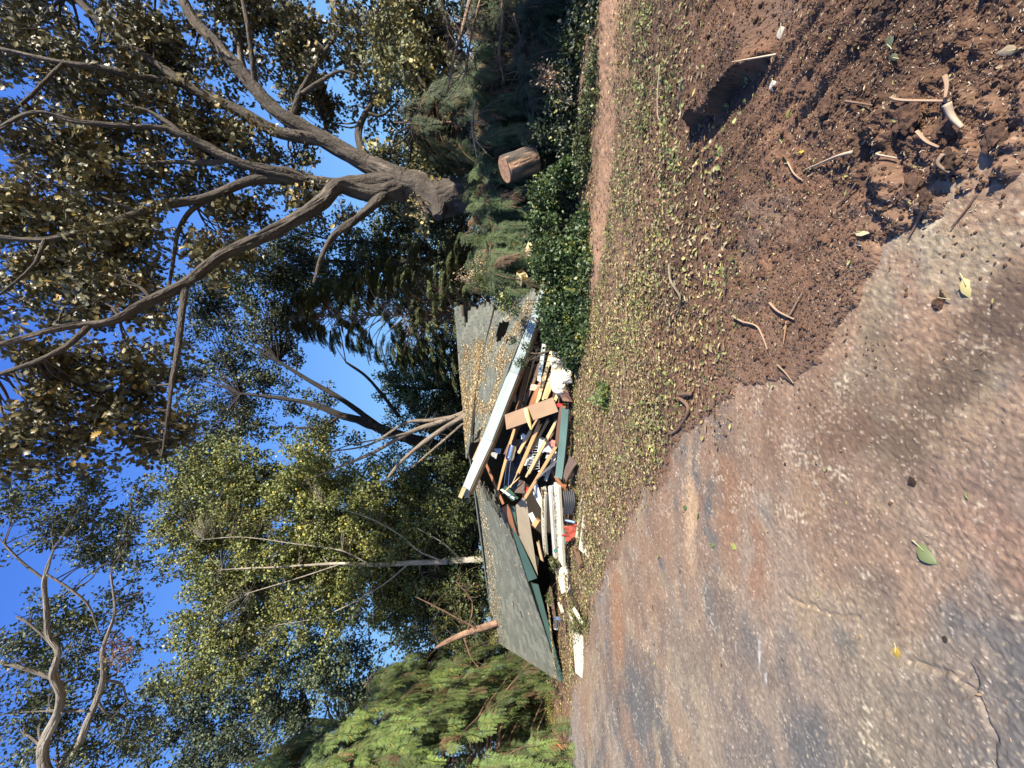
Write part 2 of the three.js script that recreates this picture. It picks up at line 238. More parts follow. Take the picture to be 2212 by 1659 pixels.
function roofSlope(f, rows, cols, hole, sag, lift = 0, seedZ = 0) {
  const g = (s, t) => { const p = f(s, t); p.y += sag(s, t) + lift; return p; };
  const nrm = (s, t) => { const e = .01, n = v3().crossVectors(g(s + e, t).sub(g(s - e, t)), g(s, t + e).sub(g(s, t - e))).normalize(); return n.y < 0 ? n.negate() : n; };
  const NU = 48, NV = 24, mb = new MB(), inn = (i, j) => i >= 0 && j >= 0 && i < NU && j < NV && !hole((i + .5) / NU, (j + .5) / NV, .0);
  const vt = (i, j, k) => mb.v(g(i / NU, j / NV).addScaledVector(nrm(i / NU, j / NV), k ? -.04 : -.006));
  for (let j = 0; j < NV; j++) for (let i = 0; i < NU; i++) if (inn(i, j)) {
    for (const k of [0, 1]) mb.q(vt(i, j, k), vt(i + 1, j, k), vt(i + 1, j + 1, k), vt(i, j + 1, k));
    for (const [di, dj, a, b] of [[-1, 0, [0, 0], [0, 1]], [1, 0, [1, 0], [1, 1]], [0, -1, [0, 0], [1, 0]], [0, 1, [0, 1], [1, 1]]]) if (!inn(i + di, j + dj)) mb.q(vt(i + a[0], j + a[1], 0), vt(i + b[0], j + b[1], 0), vt(i + b[0], j + b[1], 1), vt(i + a[0], j + a[1], 1));
  }
  part('roof_deck', mb.geo(), deckMat, shed);
  for (let r = 0; r < rows; r++) for (let c = -1; c <= cols; c++) {
    const t = (r + .42) / rows; let s0 = (c + (r % 2) * .5 + rr(-.06, .06)) / cols, s1 = s0 + 1 / cols; s0 = Math.max(0, s0); s1 = Math.min(1, s1); if (s1 - s0 < .3 / cols) continue;
    const s = (s0 + s1) / 2; if (hole(s, t, 1) || rnd() < .006) continue;
    const c0 = g(s0, t), c1 = g(s1, t), up = g(s, t + .5 / rows).sub(g(s, t - .5 / rows)), n = nrm(s, t), X = c1.clone().sub(c0), w = X.length(); X.divideScalar(w);
    const Y = v3().crossVectors(n, X).normalize(); if (Y.dot(up) < 0) { X.negate(); Y.crossVectors(n, X).normalize(); if (Y.dot(up) < 0) Y.negate(); }
    const hgt = up.length() * 1.25, tilt = .085 + (rnd() < .05 ? rr(.0, .12) : 0), q = rr(-.012, .012);
    const N2 = n.clone().addScaledVector(Y, -tilt).addScaledVector(X, rr(-.01, .01)).normalize(), Y2 = v3().crossVectors(N2, X).normalize(); if (Y2.dot(up) < 0) Y2.negate();
    const X2 = X.clone().multiplyScalar(Math.cos(q)).addScaledVector(Y2, Math.sin(q));
    const ctr = c0.add(c1).multiplyScalar(.5).addScaledVector(n, .012 + (rnd() < .05 ? .010 : 0));
    const m = new THREE.Matrix4().makeBasis(X2.multiplyScalar(w * .965), Y2.multiplyScalar(hgt), N2.multiplyScalar(.02)).setPosition(ctr);
    allTabs.push({ m, size: w * hgt / ctr.length() ** 2 * Math.abs(n.dot(ctr.clone().normalize())), geo: pick([0, 0, 1, 2]), mat: Math.floor(rnd() * 4) });
  }
  g.hole = (s, t) => hole(s, t, 0); return g;
}
// slope that still hangs together beside the white barked tree
const Lf = bil(P(1212, 1473, 12.2), P(1083, 1088, 11.3), P(1019, 990, 13.9), P(1064, 1379, 15.4));
const lowSlope = roofSlope(Lf, 24, 22, (s, t, k) => { const e = .985 - .06 * t + (noise(t * 22, 5) - .5) * .07 - (t > .35 && t < .62 ? .05 : 0); return s > e || (Math.abs(t - .62 - (s - .8) * .12) < .013 && s > .80) || (k && Math.abs(t - .34) < .022 && s > .26 && s < .31) || (k && Math.abs(t - .47) < .022 && s > .30 && s < .36) || (k && Math.abs(t - .2) < .02 && s > .6 && s < .65); }, (s, t) => -.10 * Math.sin(s * 3.1) * t + .05 * (fbm(s * 4, t * 3, 71, 2) - .5) + (s > .8 ? (s - .8) * (noise(t * 7, 8) - .5) * .9 : 0));
// the upper half of the raised slope
const Uf = bil(P(1022, 952, 12.5), P(1082, 640, 11.7), P(985, 663, 13.5), P(1011, 992, 13.8));
const upSlope = roofSlope(Uf, 17, 20, (s, t) => { const nt = .70; return (Math.abs(t - nt) < .105 * smooth(.78, 1.0, s) && s > .78) || (t < .03 + .03 * noise(s * 18, 4)) || (s > .93 && t < .62 && s > .985 - .03 * noise(t * 12, 3)); }, (s, t) => .12 * Math.sin(s * 2.6 + .4) * (1 - t) - .10 * Math.exp(-Math.pow((t - .35 - s * .1) / .12, 2)) * s + .04 * (fbm(s * 5, t * 4, 72, 2) - .5), .03);
// the lower half, torn open
const Wf = bil(P(1041, 950, 10.9), P(1169, 622, 9.8), P(1080, 628, 11.75), P(1022, 955, 12.4));
const downSlope = roofSlope(Wf, 14, 20, (s, t) => { const x = (s - .745) / .075, y = (t - .60 - (s - .75) * .2) / .20; return x * x * x * x + y * y + (noise(s * 30, t * 16, 2) - .5) * .8 < .9 || (Math.pow((s - .66) / .02, 2) + Math.pow((t - .33) / .05, 2) < 1) || s > 1.0 - .06 * noise(t * 9, 4) - .12 * smooth(.45, 1, t); }, (s, t) => .14 * Math.sin(s * 3.1) * (.4 + .6 * t) + .05 * (fbm(s * 5, t * 4, 73, 2) - .5), -.03);
// the splintered end of the lower half
allTabs.sort((a, b) => b.size - a.size);
{
  const rest = [];
  allTabs.forEach((e, i) => { if (i < 300) { const m = new THREE.Mesh(tabGeos[e.geo], shingleMats[e.mat]); m.name = 'shingle'; m.castShadow = m.receiveShadow = true; m.matrixAutoUpdate = true; const mm = new THREE.Matrix4().makeTranslation(-shed.position.x, -shed.position.y, -shed.position.z).multiply(e.m); mm.decompose(m.position, m.quaternion, m.scale); shed.add(m); } else rest.push(e); });
  for (let k = 0; k < 4; k++) { const l = rest.filter(e => e.mat === k).map(e => tabGeos[e.geo].clone().applyMatrix4(e.m)); if (l.length) tag(part('shingles', mergeGeometries(l), shingleMats[k], shed), null, null, null, 'stuff'); }
}
{ // the slope behind, leaning down to the ground, and the end walls it fell on
  const mb = new MB();
  slab(mb, P(1066, 1379, 15.5), P(1013, 985, 14.0), v3(-1.9, .1, -17.4), v3(-9.4, .1, -18.2), .05, { nu: 12, nv: 4 }); slab(mb, P(1012, 990, 13.95), P(985, 662, 13.62), v3(2.4, .1, -17.2), v3(-2.1, .1, -17.2), .05, { nu: 10, nv: 4 });
  part('rear_slope', mb.geo(), S([.1, .11, .1], .95), shed);
  const wl = new MB(); slab(wl, v3(-7.8, -.05, -14.6), v3(2.1, -.05, -13.0), v3(2.1, 1.5, -12.9), v3(-7.8, 1.0, -14.7), .08, { nu: 14, nv: 4, warp: .2 });
  part('back_wall', wl.geo(), wood([.05, .04, .032], .9), shed);
}
{ // fascia boards and soffit
  const green = paint([.052, .098, .082], .55), pale = paint([.29, .335, .315], .6);
  const a = (s, t, px, py, D) => P(px, py, D);
  const fb = (name, mat, pts, th) => part(name, slab(new MB(), ...pts, th, { nu: 10, nv: 3, vary: .12, warp: .03 }).geo(), mat, shed);
  fb('fascia_board', green, [P(1216, 1466, 12.10), P(1163, 1264, 11.75), P(1141.5, 1256, 11.78), P(1211, 1474, 12.15)], .03);
  fb('fascia_board', green, [P(1160, 1249, 11.55), P(1118, 1155, 11.35), P(1105, 1140, 11.35), P(1141, 1256, 11.62)], .035);
  fb('fascia_board', green, [P(1118, 1156, 11.36), P(1113, 1096, 11.22), P(1103, 1092, 11.25), P(1104, 1140, 11.36)], .03);
  fb('soffit_panel', wood([.40, .32, .22]), [P(1162, 1243, 11.62), P(1135, 1068, 10.9), P(1114, 1092, 11.15), P(1121, 1160, 11.4)], .02);
  fb('soffit_panel', wood([.42, .34, .24]), [P(1161, 1235, 11.75), P(1164, 1206, 11.62), P(1140, 1180, 11.6), P(1120, 1165, 11.55)], .015);
  fb('broken_sheathing', wood([.30, .125, .06]), [P(1116, 1154, 11.28), P(1098, 1088, 11.2), P(1082, 1098, 11.3), P(1102, 1136, 11.45)], .02);
  // long pale fascia, end in the air; three lengths
  const B = [[1000, 1071, 10.3], [1052.5, 949, 10.45], [1108.5, 805, 10.25], [1147, 706, 9.9], [1178, 615, 9.55]], hw = [8, 11, 11, 8.5, 7];
  for (let i = 0; i < 4; i++) {
    const [p, q] = [B[i], B[i + 1]], dx = q[0] - p[0], dy = q[1] - p[1], l = Math.hypot(dx, dy), nx = -dy / l, ny = dx / l, w0 = hw[i], w1 = hw[i + 1], g = .0015 * (i ? 1 : 0);
    const [x0, y0, x1, y1] = [lerp(p[0], q[0], g), lerp(p[1], q[1], g), lerp(p[0], q[0], .9985), lerp(p[1], q[1], .9985)];
    const sg = nx > 0 ? 1 : -1, c = [P(x0 + sg * nx * w0, y0 + sg * ny * w0, p[2] - .02), P(x1 + sg * nx * w1, y1 + sg * ny * w1, q[2] - .02), P(x1 - sg * nx * w1, y1 - sg * ny * w1, q[2] + .12), P(x0 - sg * nx * w0, y0 - sg * ny * w0, p[2] + .12)];
    part('fascia_board', slab(new MB(), ...c, .05, { nu: 8, nv: 3, vary: .22, warp: .015 }).geo(), pale, shed);
    const d = c.slice(0, 2).map(v => v.clone().add(v3(0, -.02, -.03))); 
    part('soffit_strip', slab(new MB(), d[0], d[1], d[1].clone().add(v3(.02, -.10, -.36)), d[0].clone().add(v3(.02, -.10, -.36)), .02, { nu: 6, nv: 2 }).geo(), wood([.30, .23, .16]), shed);
  }
  part('fascia_cap', bar(new MB(), P(1003, 1053, 10.25), P(994, 1074, 10.25), .1, .09, v3(0, 0, 1)).geo(), wood([.6, .5, .26]), shed);
  part('batten', bar(new MB(), P(1021, 996, 10.62), P(1043, 946, 10.75), .055, .07, v3(0, 0, 1), { jag: .1 }).geo(), wood([.55, .40, .24]), shed);
  // torn felt where the slopes parted
  for (let k = 0; k < 7; k++) { const y = 942 - k * 4, x = 1018 + k * 4.5; part('torn_shingle', slab(new MB(), P(x, y + 18, 11.2 + k * .02), P(x + 3, y - 4, 11.2), P(x + 7, y - 6, 11.3), P(x + 5, y + 16, 11.3), .012, { jag: .15, warp: .1 }).geo(), shingleMats[k % 4].clone(), shed); }
  for (let k = 0; k < 6; k++) { const x = 1040 + k * 5; part('torn_shingle', slab(new MB(), P(x, 1040 + k * 8, 11.4), P(x + 16, 1090 + k * 7, 11.45), P(x + 20, 1086 + k * 7, 11.5), P(x + 5, 1034 + k * 8, 11.5), .012, { jag: .2, warp: .1 }).geo(), shingleMats[k % 4].clone(), shed); }
}
// ---------- timbers and wreckage ----------
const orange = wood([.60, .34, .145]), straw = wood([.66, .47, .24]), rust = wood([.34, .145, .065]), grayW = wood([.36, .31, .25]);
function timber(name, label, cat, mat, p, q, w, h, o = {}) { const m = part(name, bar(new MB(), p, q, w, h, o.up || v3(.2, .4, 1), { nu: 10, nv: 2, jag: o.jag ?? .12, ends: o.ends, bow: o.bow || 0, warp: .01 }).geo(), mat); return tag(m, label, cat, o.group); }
function sheetOf(name, label, cat, mat, pts, th, o = {}) { return tag(part(name, slab(new MB(), ...pts, th, { nu: 8, nv: 6, ...o }).geo(), mat), label, cat, o.group); }
const G1 = 'loose timbers spilling out of the shed';
timber('stud', 'long straw coloured stud from under the brown board to the shiny black panel', 'timber', orange, P(1170, 906, 9.75), P(1117, 1028, 10.5), .085, .06, { group: G1, jag: .3 });
timber('stud', 'short straw stud with clean end just below the chrome can', 'timber', straw, P(1148, 928, 10.0), P(1120, 980, 10.3), .07, .06, { group: G1, jag: .05 });
timber('stud', 'orange stud ending beside the tan soffit sheet, lowest of the crossing studs', 'timber', orange, P(1211, 949, 9.55), P(1135, 1075, 10.35), .07, .06, { group: G1, jag: .04 });
timber('stud', 'ragged litter covered stud between two orange studs, split along its length', 'timber', straw, P(1205, 906, 9.6), P(1137, 1033, 10.35), .075, .06, { group: G1, jag: .5, bow: .03 });
timber('rafter', 'thin orange rafter leaning against the shiny black panel', 'timber', orange, P(1112, 925, 10.7), P(1075, 1059, 10.9), .07, .05, { group: G1, jag: .05 });
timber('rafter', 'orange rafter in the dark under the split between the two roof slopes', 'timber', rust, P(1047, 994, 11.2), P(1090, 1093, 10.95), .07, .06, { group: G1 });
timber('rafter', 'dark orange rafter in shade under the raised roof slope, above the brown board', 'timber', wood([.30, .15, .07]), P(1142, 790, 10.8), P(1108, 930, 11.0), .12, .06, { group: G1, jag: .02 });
timber('stud', 'upper of two parallel yellow studs beside the cream cloth', 'timber', straw, P(1197, 741, 9.95), P(1161, 872, 9.9), .085, .05, { group: G1, jag: .2 });
timber('stud', 'lower of two parallel yellow studs beside the cream cloth', 'timber', straw, P(1203, 770, 9.85), P(1173, 866, 9.8), .07, .05, { group: G1, jag: .2 });
timber('stud', 'short yellow stud end resting against the cream cloth sack', 'timber', orange, P(1196, 822, 9.7), P(1178, 862, 9.7), .09, .06, { group: G1, jag: .1 });
timber('stud', 'yellow stud stub leaning on the cloth at the corner of the brown board', 'timber', straw, P(1209, 843, 9.6), P(1198, 868, 9.65), .07, .06, { group: G1, jag: .05 });
timber('splinter', 'thin bright splinter crossing the dark panel by the lowest stud', 'timber', straw, P(1128, 1000, 10.2), P(1102, 1055, 10.6), .018, .015, { group: G1, jag: .1 });
timber('splinter', 'curved pale splinter near the green and white frame piece', 'timber', straw, P(1124, 1030, 10.4), P(1085, 1068, 10.6), .02, .02, { group: G1, bow: .05 });
sheetOf('plywood_sheet', 'reddish brown plywood sheet curling above the paired yellow studs', 'plywood', rust, [P(1159, 886, 10.1), P(1186, 812, 10.2), P(1180, 802, 10.4), P(1140, 884, 10.5)], .015, { bow: .06 });
sheetOf('plywood_scrap', 'orange plywood scrap under the pale fascia beside the shrub', 'plywood', wood([.55, .30, .12]), [P(1182, 760, 10.1), P(1180, 722, 10.2), P(1168, 720, 10.4), P(1168, 762, 10.4)], .02, { jag: .08 });
sheetOf('hardboard', 'small brown hardboard piece beside the pale green strip', 'board', wood([.16, .09, .06]), [P(1164, 818, 10.3), P(1165, 785, 10.3), P(1154, 787, 10.5), P(1151, 812, 10.5)], .015);
sheetOf('trim_strip', 'pale green painted trim strip stuck with litter, above the reddish plywood', 'trim', paint([.36, .42, .38]), [P(1168, 826, 10.0), P(1179, 744, 10.0), P(1171, 742, 10.1), P(1160, 822, 10.1)], .02);
{ // brown board with the stick through it
  tag(part('brown_board', slab(new MB(), P(1094, 928, 9.75), P(1206, 889, 9.35), P(1194, 858, 9.55), P(1090, 896, 9.95), .018, { nu: 12, nv: 5, vary: .16 }).geo(), S([.215, .125, .066], .6, { bumpMap: grainBump, bumpScale: .0015 })), 'brown hardboard rectangle propped against the studs', 'board');
  const st = new MB(), a = P(1136, 884, 9.72), b = P(1147.5, 929, 9.2); st.p.length = 0;
  tube(st, [{ p: a, r: .045 }, { p: a.clone().lerp(b, .45), r: .055 }, { p: a.clone().lerp(b, .8), r: .035 }, { p: b, r: .004 }], { rad: 7, seg: 3, bark: .01, lump: .25 });
  tag(part('split_stick', st.geo(), wood([.78, .56, .24])), 'yellow pointed stick lying across the brown board', 'stick');
}
{ // the shiny black body panel with ribs, and the chrome can
  const t = thing('car_panel', 'glossy black curved car panel lying in the wreckage', 'car panel', P(1110, 1010, 10.9));
  const gloss = new THREE.MeshPhysicalMaterial({ color: 0x34363a, roughness: .24, metalness: .85, side: THREE.DoubleSide, vertexColors: true });
  const mb = new MB(), A = P(1131, 948, 10.2), B = P(1122, 1062, 10.7), C = P(1090, 1055, 11.4), Dd = P(1112, 950, 11.0), nu = 26, nv = 14;
  for (let j = 0; j <= nv; j++) for (let i = 0; i <= nu; i++) { const s = i / nu, u = j / nv, p = A.clone().lerp(B, s).lerp(Dd.clone().lerp(C, s), u); p.y += .16 * Math.sin(u * Math.PI) + .03 * Math.sin(s * 3); p.z += .06 * Math.sin(u * Math.PI); mb.v(p, [1, 1, 1], s, u); }
  for (let j = 0; j < nv; j++) for (let i = 0; i < nu; i++) { const q = j * (nu + 1) + i; mb.q(q, q + 1, q + nu + 2, q + nu + 1); }
  part('panel', mb.geo(), gloss, t);
  const chrome = new THREE.MeshStandardMaterial({ color: 0xd8dce2, metalness: 1, roughness: .16, vertexColors: true, side: THREE.DoubleSide });
  for (const k of [.34, .62]) { const tb = new MB(), f = (s, u) => { const p = A.clone().lerp(B, s).lerp(Dd.clone().lerp(C, s), u); p.y += .17 * Math.sin(u * Math.PI) + .03 * Math.sin(s * 3); p.z += .08 * Math.sin(u * Math.PI); return { p, r: .012 }; }; tube(tb, [f(.25, k), f(.5, k), f(.75, k), f(.97, k)], { rad: 6, vary: 0 }); part('trim_strip', tb.geo(), chrome, t); }
  for (let k = 0; k < 5; k++) { const tb = new MB(), f = u => { const s = .90 + k * .018, p = A.clone().lerp(B, s).lerp(Dd.clone().lerp(C, s), u); p.y += .17 * Math.sin(u * Math.PI) + .03 * Math.sin(s * 3); p.z += .08 * Math.sin(u * Math.PI); return { p, r: .009 }; }; tube(tb, [f(.35), f(.6), f(.85)], { rad: 6, vary: 0 }); part('louvre', tb.geo(), chrome, t); }
  const can = thing('chrome_can', 'shiny chrome canister catching the sun in the dark of the shed', 'canister', P(1109, 962, 10.35));
  const pr = [[0, 0], [.095, 0], [.105, .015], [.105, .30], [.10, .31], [.105, .32], [.09, .36], [.05, .38], [0, .385]].map(a => new THREE.Vector2(...a)), lg = new THREE.LatheGeometry(pr, 28), cm = new THREE.MeshStandardMaterial({ color: 0xc9ced6, metalness: 1, roughness: .14 });
  const body = new THREE.Mesh(lg, cm); body.name = 'body'; body.rotation.set(.5, 0, 1.25); can.add(body); const rim = new THREE.Mesh(new THREE.TorusGeometry(.105, .008, 8, 28), cm); rim.name = 'rim'; rim.rotation.x = Math.PI / 2; rim.position.y = .31; body.add(rim);
}
{ // white wire rack
  const t = thing('wire_rack', 'white wire rack tangled among the studs', 'rack', P(1153, 985, 10.2)), wm = S([.75, .75, .74], .4), A = P(1136, 965, 10.35), B = P(1165, 965, 10.0), C = P(1165, 1012, 10.1), Dd = P(1140, 1015, 10.4);
  const f = (s, u) => A.clone().lerp(B, s).lerp(Dd.clone().lerp(C, s), u), wire = (a, b) => { const mb = new MB(); tube(mb, [{ p: a, r: .006 }, { p: a.clone().lerp(b, .5).add(v3(0, rr(-.01, .01), 0)), r: .006 }, { p: b, r: .006 }], { rad: 5, seg: 2, vary: 0 }); part('wire', mb.geo(), wm, t); };
  for (let i = 0; i <= 9; i++) wire(f(0, i / 9), f(1, i / 9)); for (const s of [0, .5, 1]) wire(f(s, 0), f(s, 1));
}
sheetOf('metal_sheet', 'dull blue grey metal sheet lying under the orange studs', 'metal sheet', S([.17, .18, .21], .35, { metalness: .5 }), [P(1154, 1042, 10.0), P(1200, 1006, 9.55), P(1205, 988, 9.7), P(1170, 1016, 10.2)], .01, { warp: .12 });
sheetOf('white_sheet', 'white painted sheet under the blue grey metal sheet', 'panel', paint([.74, .74, .72], .45), [P(1176, 1100, 10.2), P(1158, 1042, 10.2), P(1149, 1045, 10.4), P(1166, 1088, 10.5)], .02);
sheetOf('hardboard', 'dark brown hardboard triangle standing between the soffit sheet and the studs', 'board', wood([.13, .085, .065]), [P(1111, 1064, 10.55), P(1134, 1066, 10.5), P(1134, 1040, 10.5), P(1122, 1036, 10.6)], .012, { jag: .06 });
sheetOf('frame_piece', 'green and white window frame piece beside the dark brown hardboard', 'frame', paint([.06, .12, .09]), [P(1106, 1082, 10.85), P(1118, 1078, 10.7), P(1092, 1052, 10.8), P(1082, 1058, 10.95)], .05);
timber('frame_strip', 'pale edge strip along the green window frame piece', 'trim', paint([.7, .68, .6]), P(1080, 1055, 10.78), P(1114, 1079, 10.68), .05, .03);
timber('frame_piece', 'small green and white frame piece inside the gap below the soffit', 'frame', paint([.5, .52, .48]), P(1146, 1108, 10.95), P(1158, 1132, 10.9), .13, .05, { jag: 0 });
timber('post_stub', 'short orange post stub below the tan soffit sheet', 'timber', orange, P(1154, 1136, 10.8), P(1163, 1122, 10.75), .12, .1, { jag: .03 });
for (const [px, py, a, b, l] of [[1066, 984, .24, .36, 'grey shard of painted board in the dark behind the rafter'], [1074, 975, .12, .3, 'pale blue shard in the dark behind the rafter']]) sheetOf('panel_shard', l, 'shard', paint(a > .2 ? [.3, .3, .29] : [.4, .45, .55]), [P(px + 10, py - 8, 11.4), P(px + 6, py + 9, 11.4), P(px - 8, py - 2, 11.5), P(px - 3, py - 8, 11.5)], .01, { jag: .1 });
sheetOf('papers', 'crumpled bundle of papers in the dark under the pale fascia', 'papers', S([.4, .37, .34], .7), [P(1110, 868, 11.0), P(1112, 845, 11.0), P(1100, 838, 11.2), P(1102, 866, 11.2)], .06, { warp: .3 });
for (const [px, py, D, c, l, k] of [[1144, 996, 10.3, [.62, .63, .6], 'pale torn insulation scrap beside the wire rack', 16], [1165, 955, 10, [.55, .58, .5], 'greenish white scrap between two studs', 13], [1132, 945, 10.1, [.7, .71, .7], 'white scrap by the point of the split stick', 9], [1179, 965, 9.8, [.52, .5, .46], 'grey board scrap under the ragged stud', 18], [1192, 958, 9.7, [.5, .16, .12], 'red scrap by the ragged stud', 10], [1140, 1058, 10.4, [.6, .04, .03], 'bright red scrap at the tip of the lowest orange stud', 7], [1206, 876, 9.4, [.6, .03, .03], 'bright red scrap at the corner of the brown board', 6], [1190, 985, 9.8, [.42, .38, .33], 'tan cardboard scrap on the metal sheet', 12], [1158, 960, 10.1, [.66, .65, .62], 'white packet below the straw stud', 8], [1172, 1022, 9.9, [.8, .8, .78], 'white tube end by the metal sheet', 8], [1156, 838, 10.3, [.45, .32, .24], 'tan scrap at the torn edge of the reddish plywood', 11]])
  sheetOf('scrap', l, 'scrap', S(c, .7), [P(px + k * .9, py + k, D), P(px + k, py - k * .8, D), P(px - k * .7, py - k, D + .2), P(px - k, py + k * .6, D + .2)], .02, { jag: .08, warp: .15 });
{ // more broken boards
  const dk = wood([.20, .12, .07]), tn = wood([.48, .33, .18]), wh = paint([.55, .53, .47], .6);
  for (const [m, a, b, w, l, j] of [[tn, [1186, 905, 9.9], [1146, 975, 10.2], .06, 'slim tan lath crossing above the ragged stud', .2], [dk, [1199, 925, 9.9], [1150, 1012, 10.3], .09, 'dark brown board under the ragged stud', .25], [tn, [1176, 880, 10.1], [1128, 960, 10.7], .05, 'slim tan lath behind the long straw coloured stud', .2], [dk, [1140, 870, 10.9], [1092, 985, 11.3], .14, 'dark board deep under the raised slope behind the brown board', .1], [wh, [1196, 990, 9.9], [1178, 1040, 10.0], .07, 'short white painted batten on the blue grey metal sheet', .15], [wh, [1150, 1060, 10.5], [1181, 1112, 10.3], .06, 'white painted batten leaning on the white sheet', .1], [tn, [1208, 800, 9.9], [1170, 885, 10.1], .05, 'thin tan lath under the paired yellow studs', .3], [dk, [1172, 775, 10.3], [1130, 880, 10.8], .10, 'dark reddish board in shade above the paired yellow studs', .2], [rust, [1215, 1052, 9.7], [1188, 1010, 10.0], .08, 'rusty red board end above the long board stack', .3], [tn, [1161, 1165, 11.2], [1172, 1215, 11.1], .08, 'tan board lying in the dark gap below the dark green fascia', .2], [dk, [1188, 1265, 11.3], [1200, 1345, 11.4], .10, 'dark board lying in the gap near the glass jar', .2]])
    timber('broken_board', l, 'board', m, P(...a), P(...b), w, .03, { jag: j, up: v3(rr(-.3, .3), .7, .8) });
}
{ // sill along the bottom
  timber('sill_plate', 'long green painted sill board along the foot of the opening', 'sill', paint([.10, .17, .15]), P(1222, 880, 9.2), P(1207, 1035, 9.4), .16, .09, { jag: .1, bow: -.05 });
  timber('rotten_post', 'dark rotten reddish timber above the green sill board', 'timber', wood([.17, .085, .05]), P(1219, 866, 9.35), P(1205, 975, 9.5), .13, .1, { jag: .3, bow: .05 });
  sheetOf('bark_sheet', 'dark curled rusty sheet below the cream cloth sack', 'sheet', wood([.16, .08, .055]), [P(1236, 868, 9.2), P(1226, 842, 9.3), P(1206, 848, 9.5), P(1216, 866, 9.4)], .02, { warp: .25 });
  sheetOf('brown_sheet', 'brown rusted sheet half buried in litter beside the green sill', 'sheet', wood([.17, .11, .085]), [P(1224, 1040, 9.1), P(1246, 1000, 8.8), P(1232, 985, 9.2), P(1215, 1030, 9.4)], .02, { warp: .12 });
}
function cloth(name, label, ctr, rad, col, sd) {
  const g = new THREE.SphereGeometry(1, 72, 48), p = g.attributes.position, c = new Float32Array(p.count * 3);
  for (let i = 0; i < p.count; i++) { const x = p.getX(i), y = p.getY(i), z = p.getZ(i); const f = noise(x * 1.5 + sd, y * 1.5, z * 1.5), wv = (noise(x * 2 + sd, y * 2, z * 2) - .5) * 2.5, f2 = Math.pow(Math.abs(Math.sin((x + z * .6 + wv * .35) * 8)), 1.5), f3 = Math.abs(noise(x * 6 + sd, y * 3, z * 6) - .5), k = .72 + .42 * f - .10 * f2 * (1 - Math.abs(y) * .5) + .14 * f3; p.setXYZ(i, x * k * rad[0], Math.max(-.5, y) * k * rad[1], z * k * rad[2]); c[i * 3] = c[i * 3 + 1] = c[i * 3 + 2] = 1; }
  g.setAttribute('color', new THREE.BufferAttribute(c, 3)); g.computeVertexNormals(); const m = part(name, g, S(col, .85)); m.position.copy(ctr); return tag(m, label, 'cloth');
}
cloth('cloth_sack', 'big cream cloth sack slumped in front of the yellow studs', P(1211, 826, 9.55), [.34, .25, .24], [.72, .64, .50], 3);
cloth('cloth_sack', 'cream cloth fold hanging under the big sack toward the shrub', P(1228, 808, 9.35), [.24, .17, .15], [.68, .62, .5], 9);
cloth('cloth_sack', 'crumpled pale cloth half covered by the shrub beside the studs', P(1207, 777, 9.75), [.26, .2, .18], [.66, .6, .47], 15);
cloth('cloth_sack', 'grey white cloth bundle in the shade of the shrub at the torn roof end', P(1210, 628, 9.7), [.42, .26, .3], [.56, .56, .56], 22);
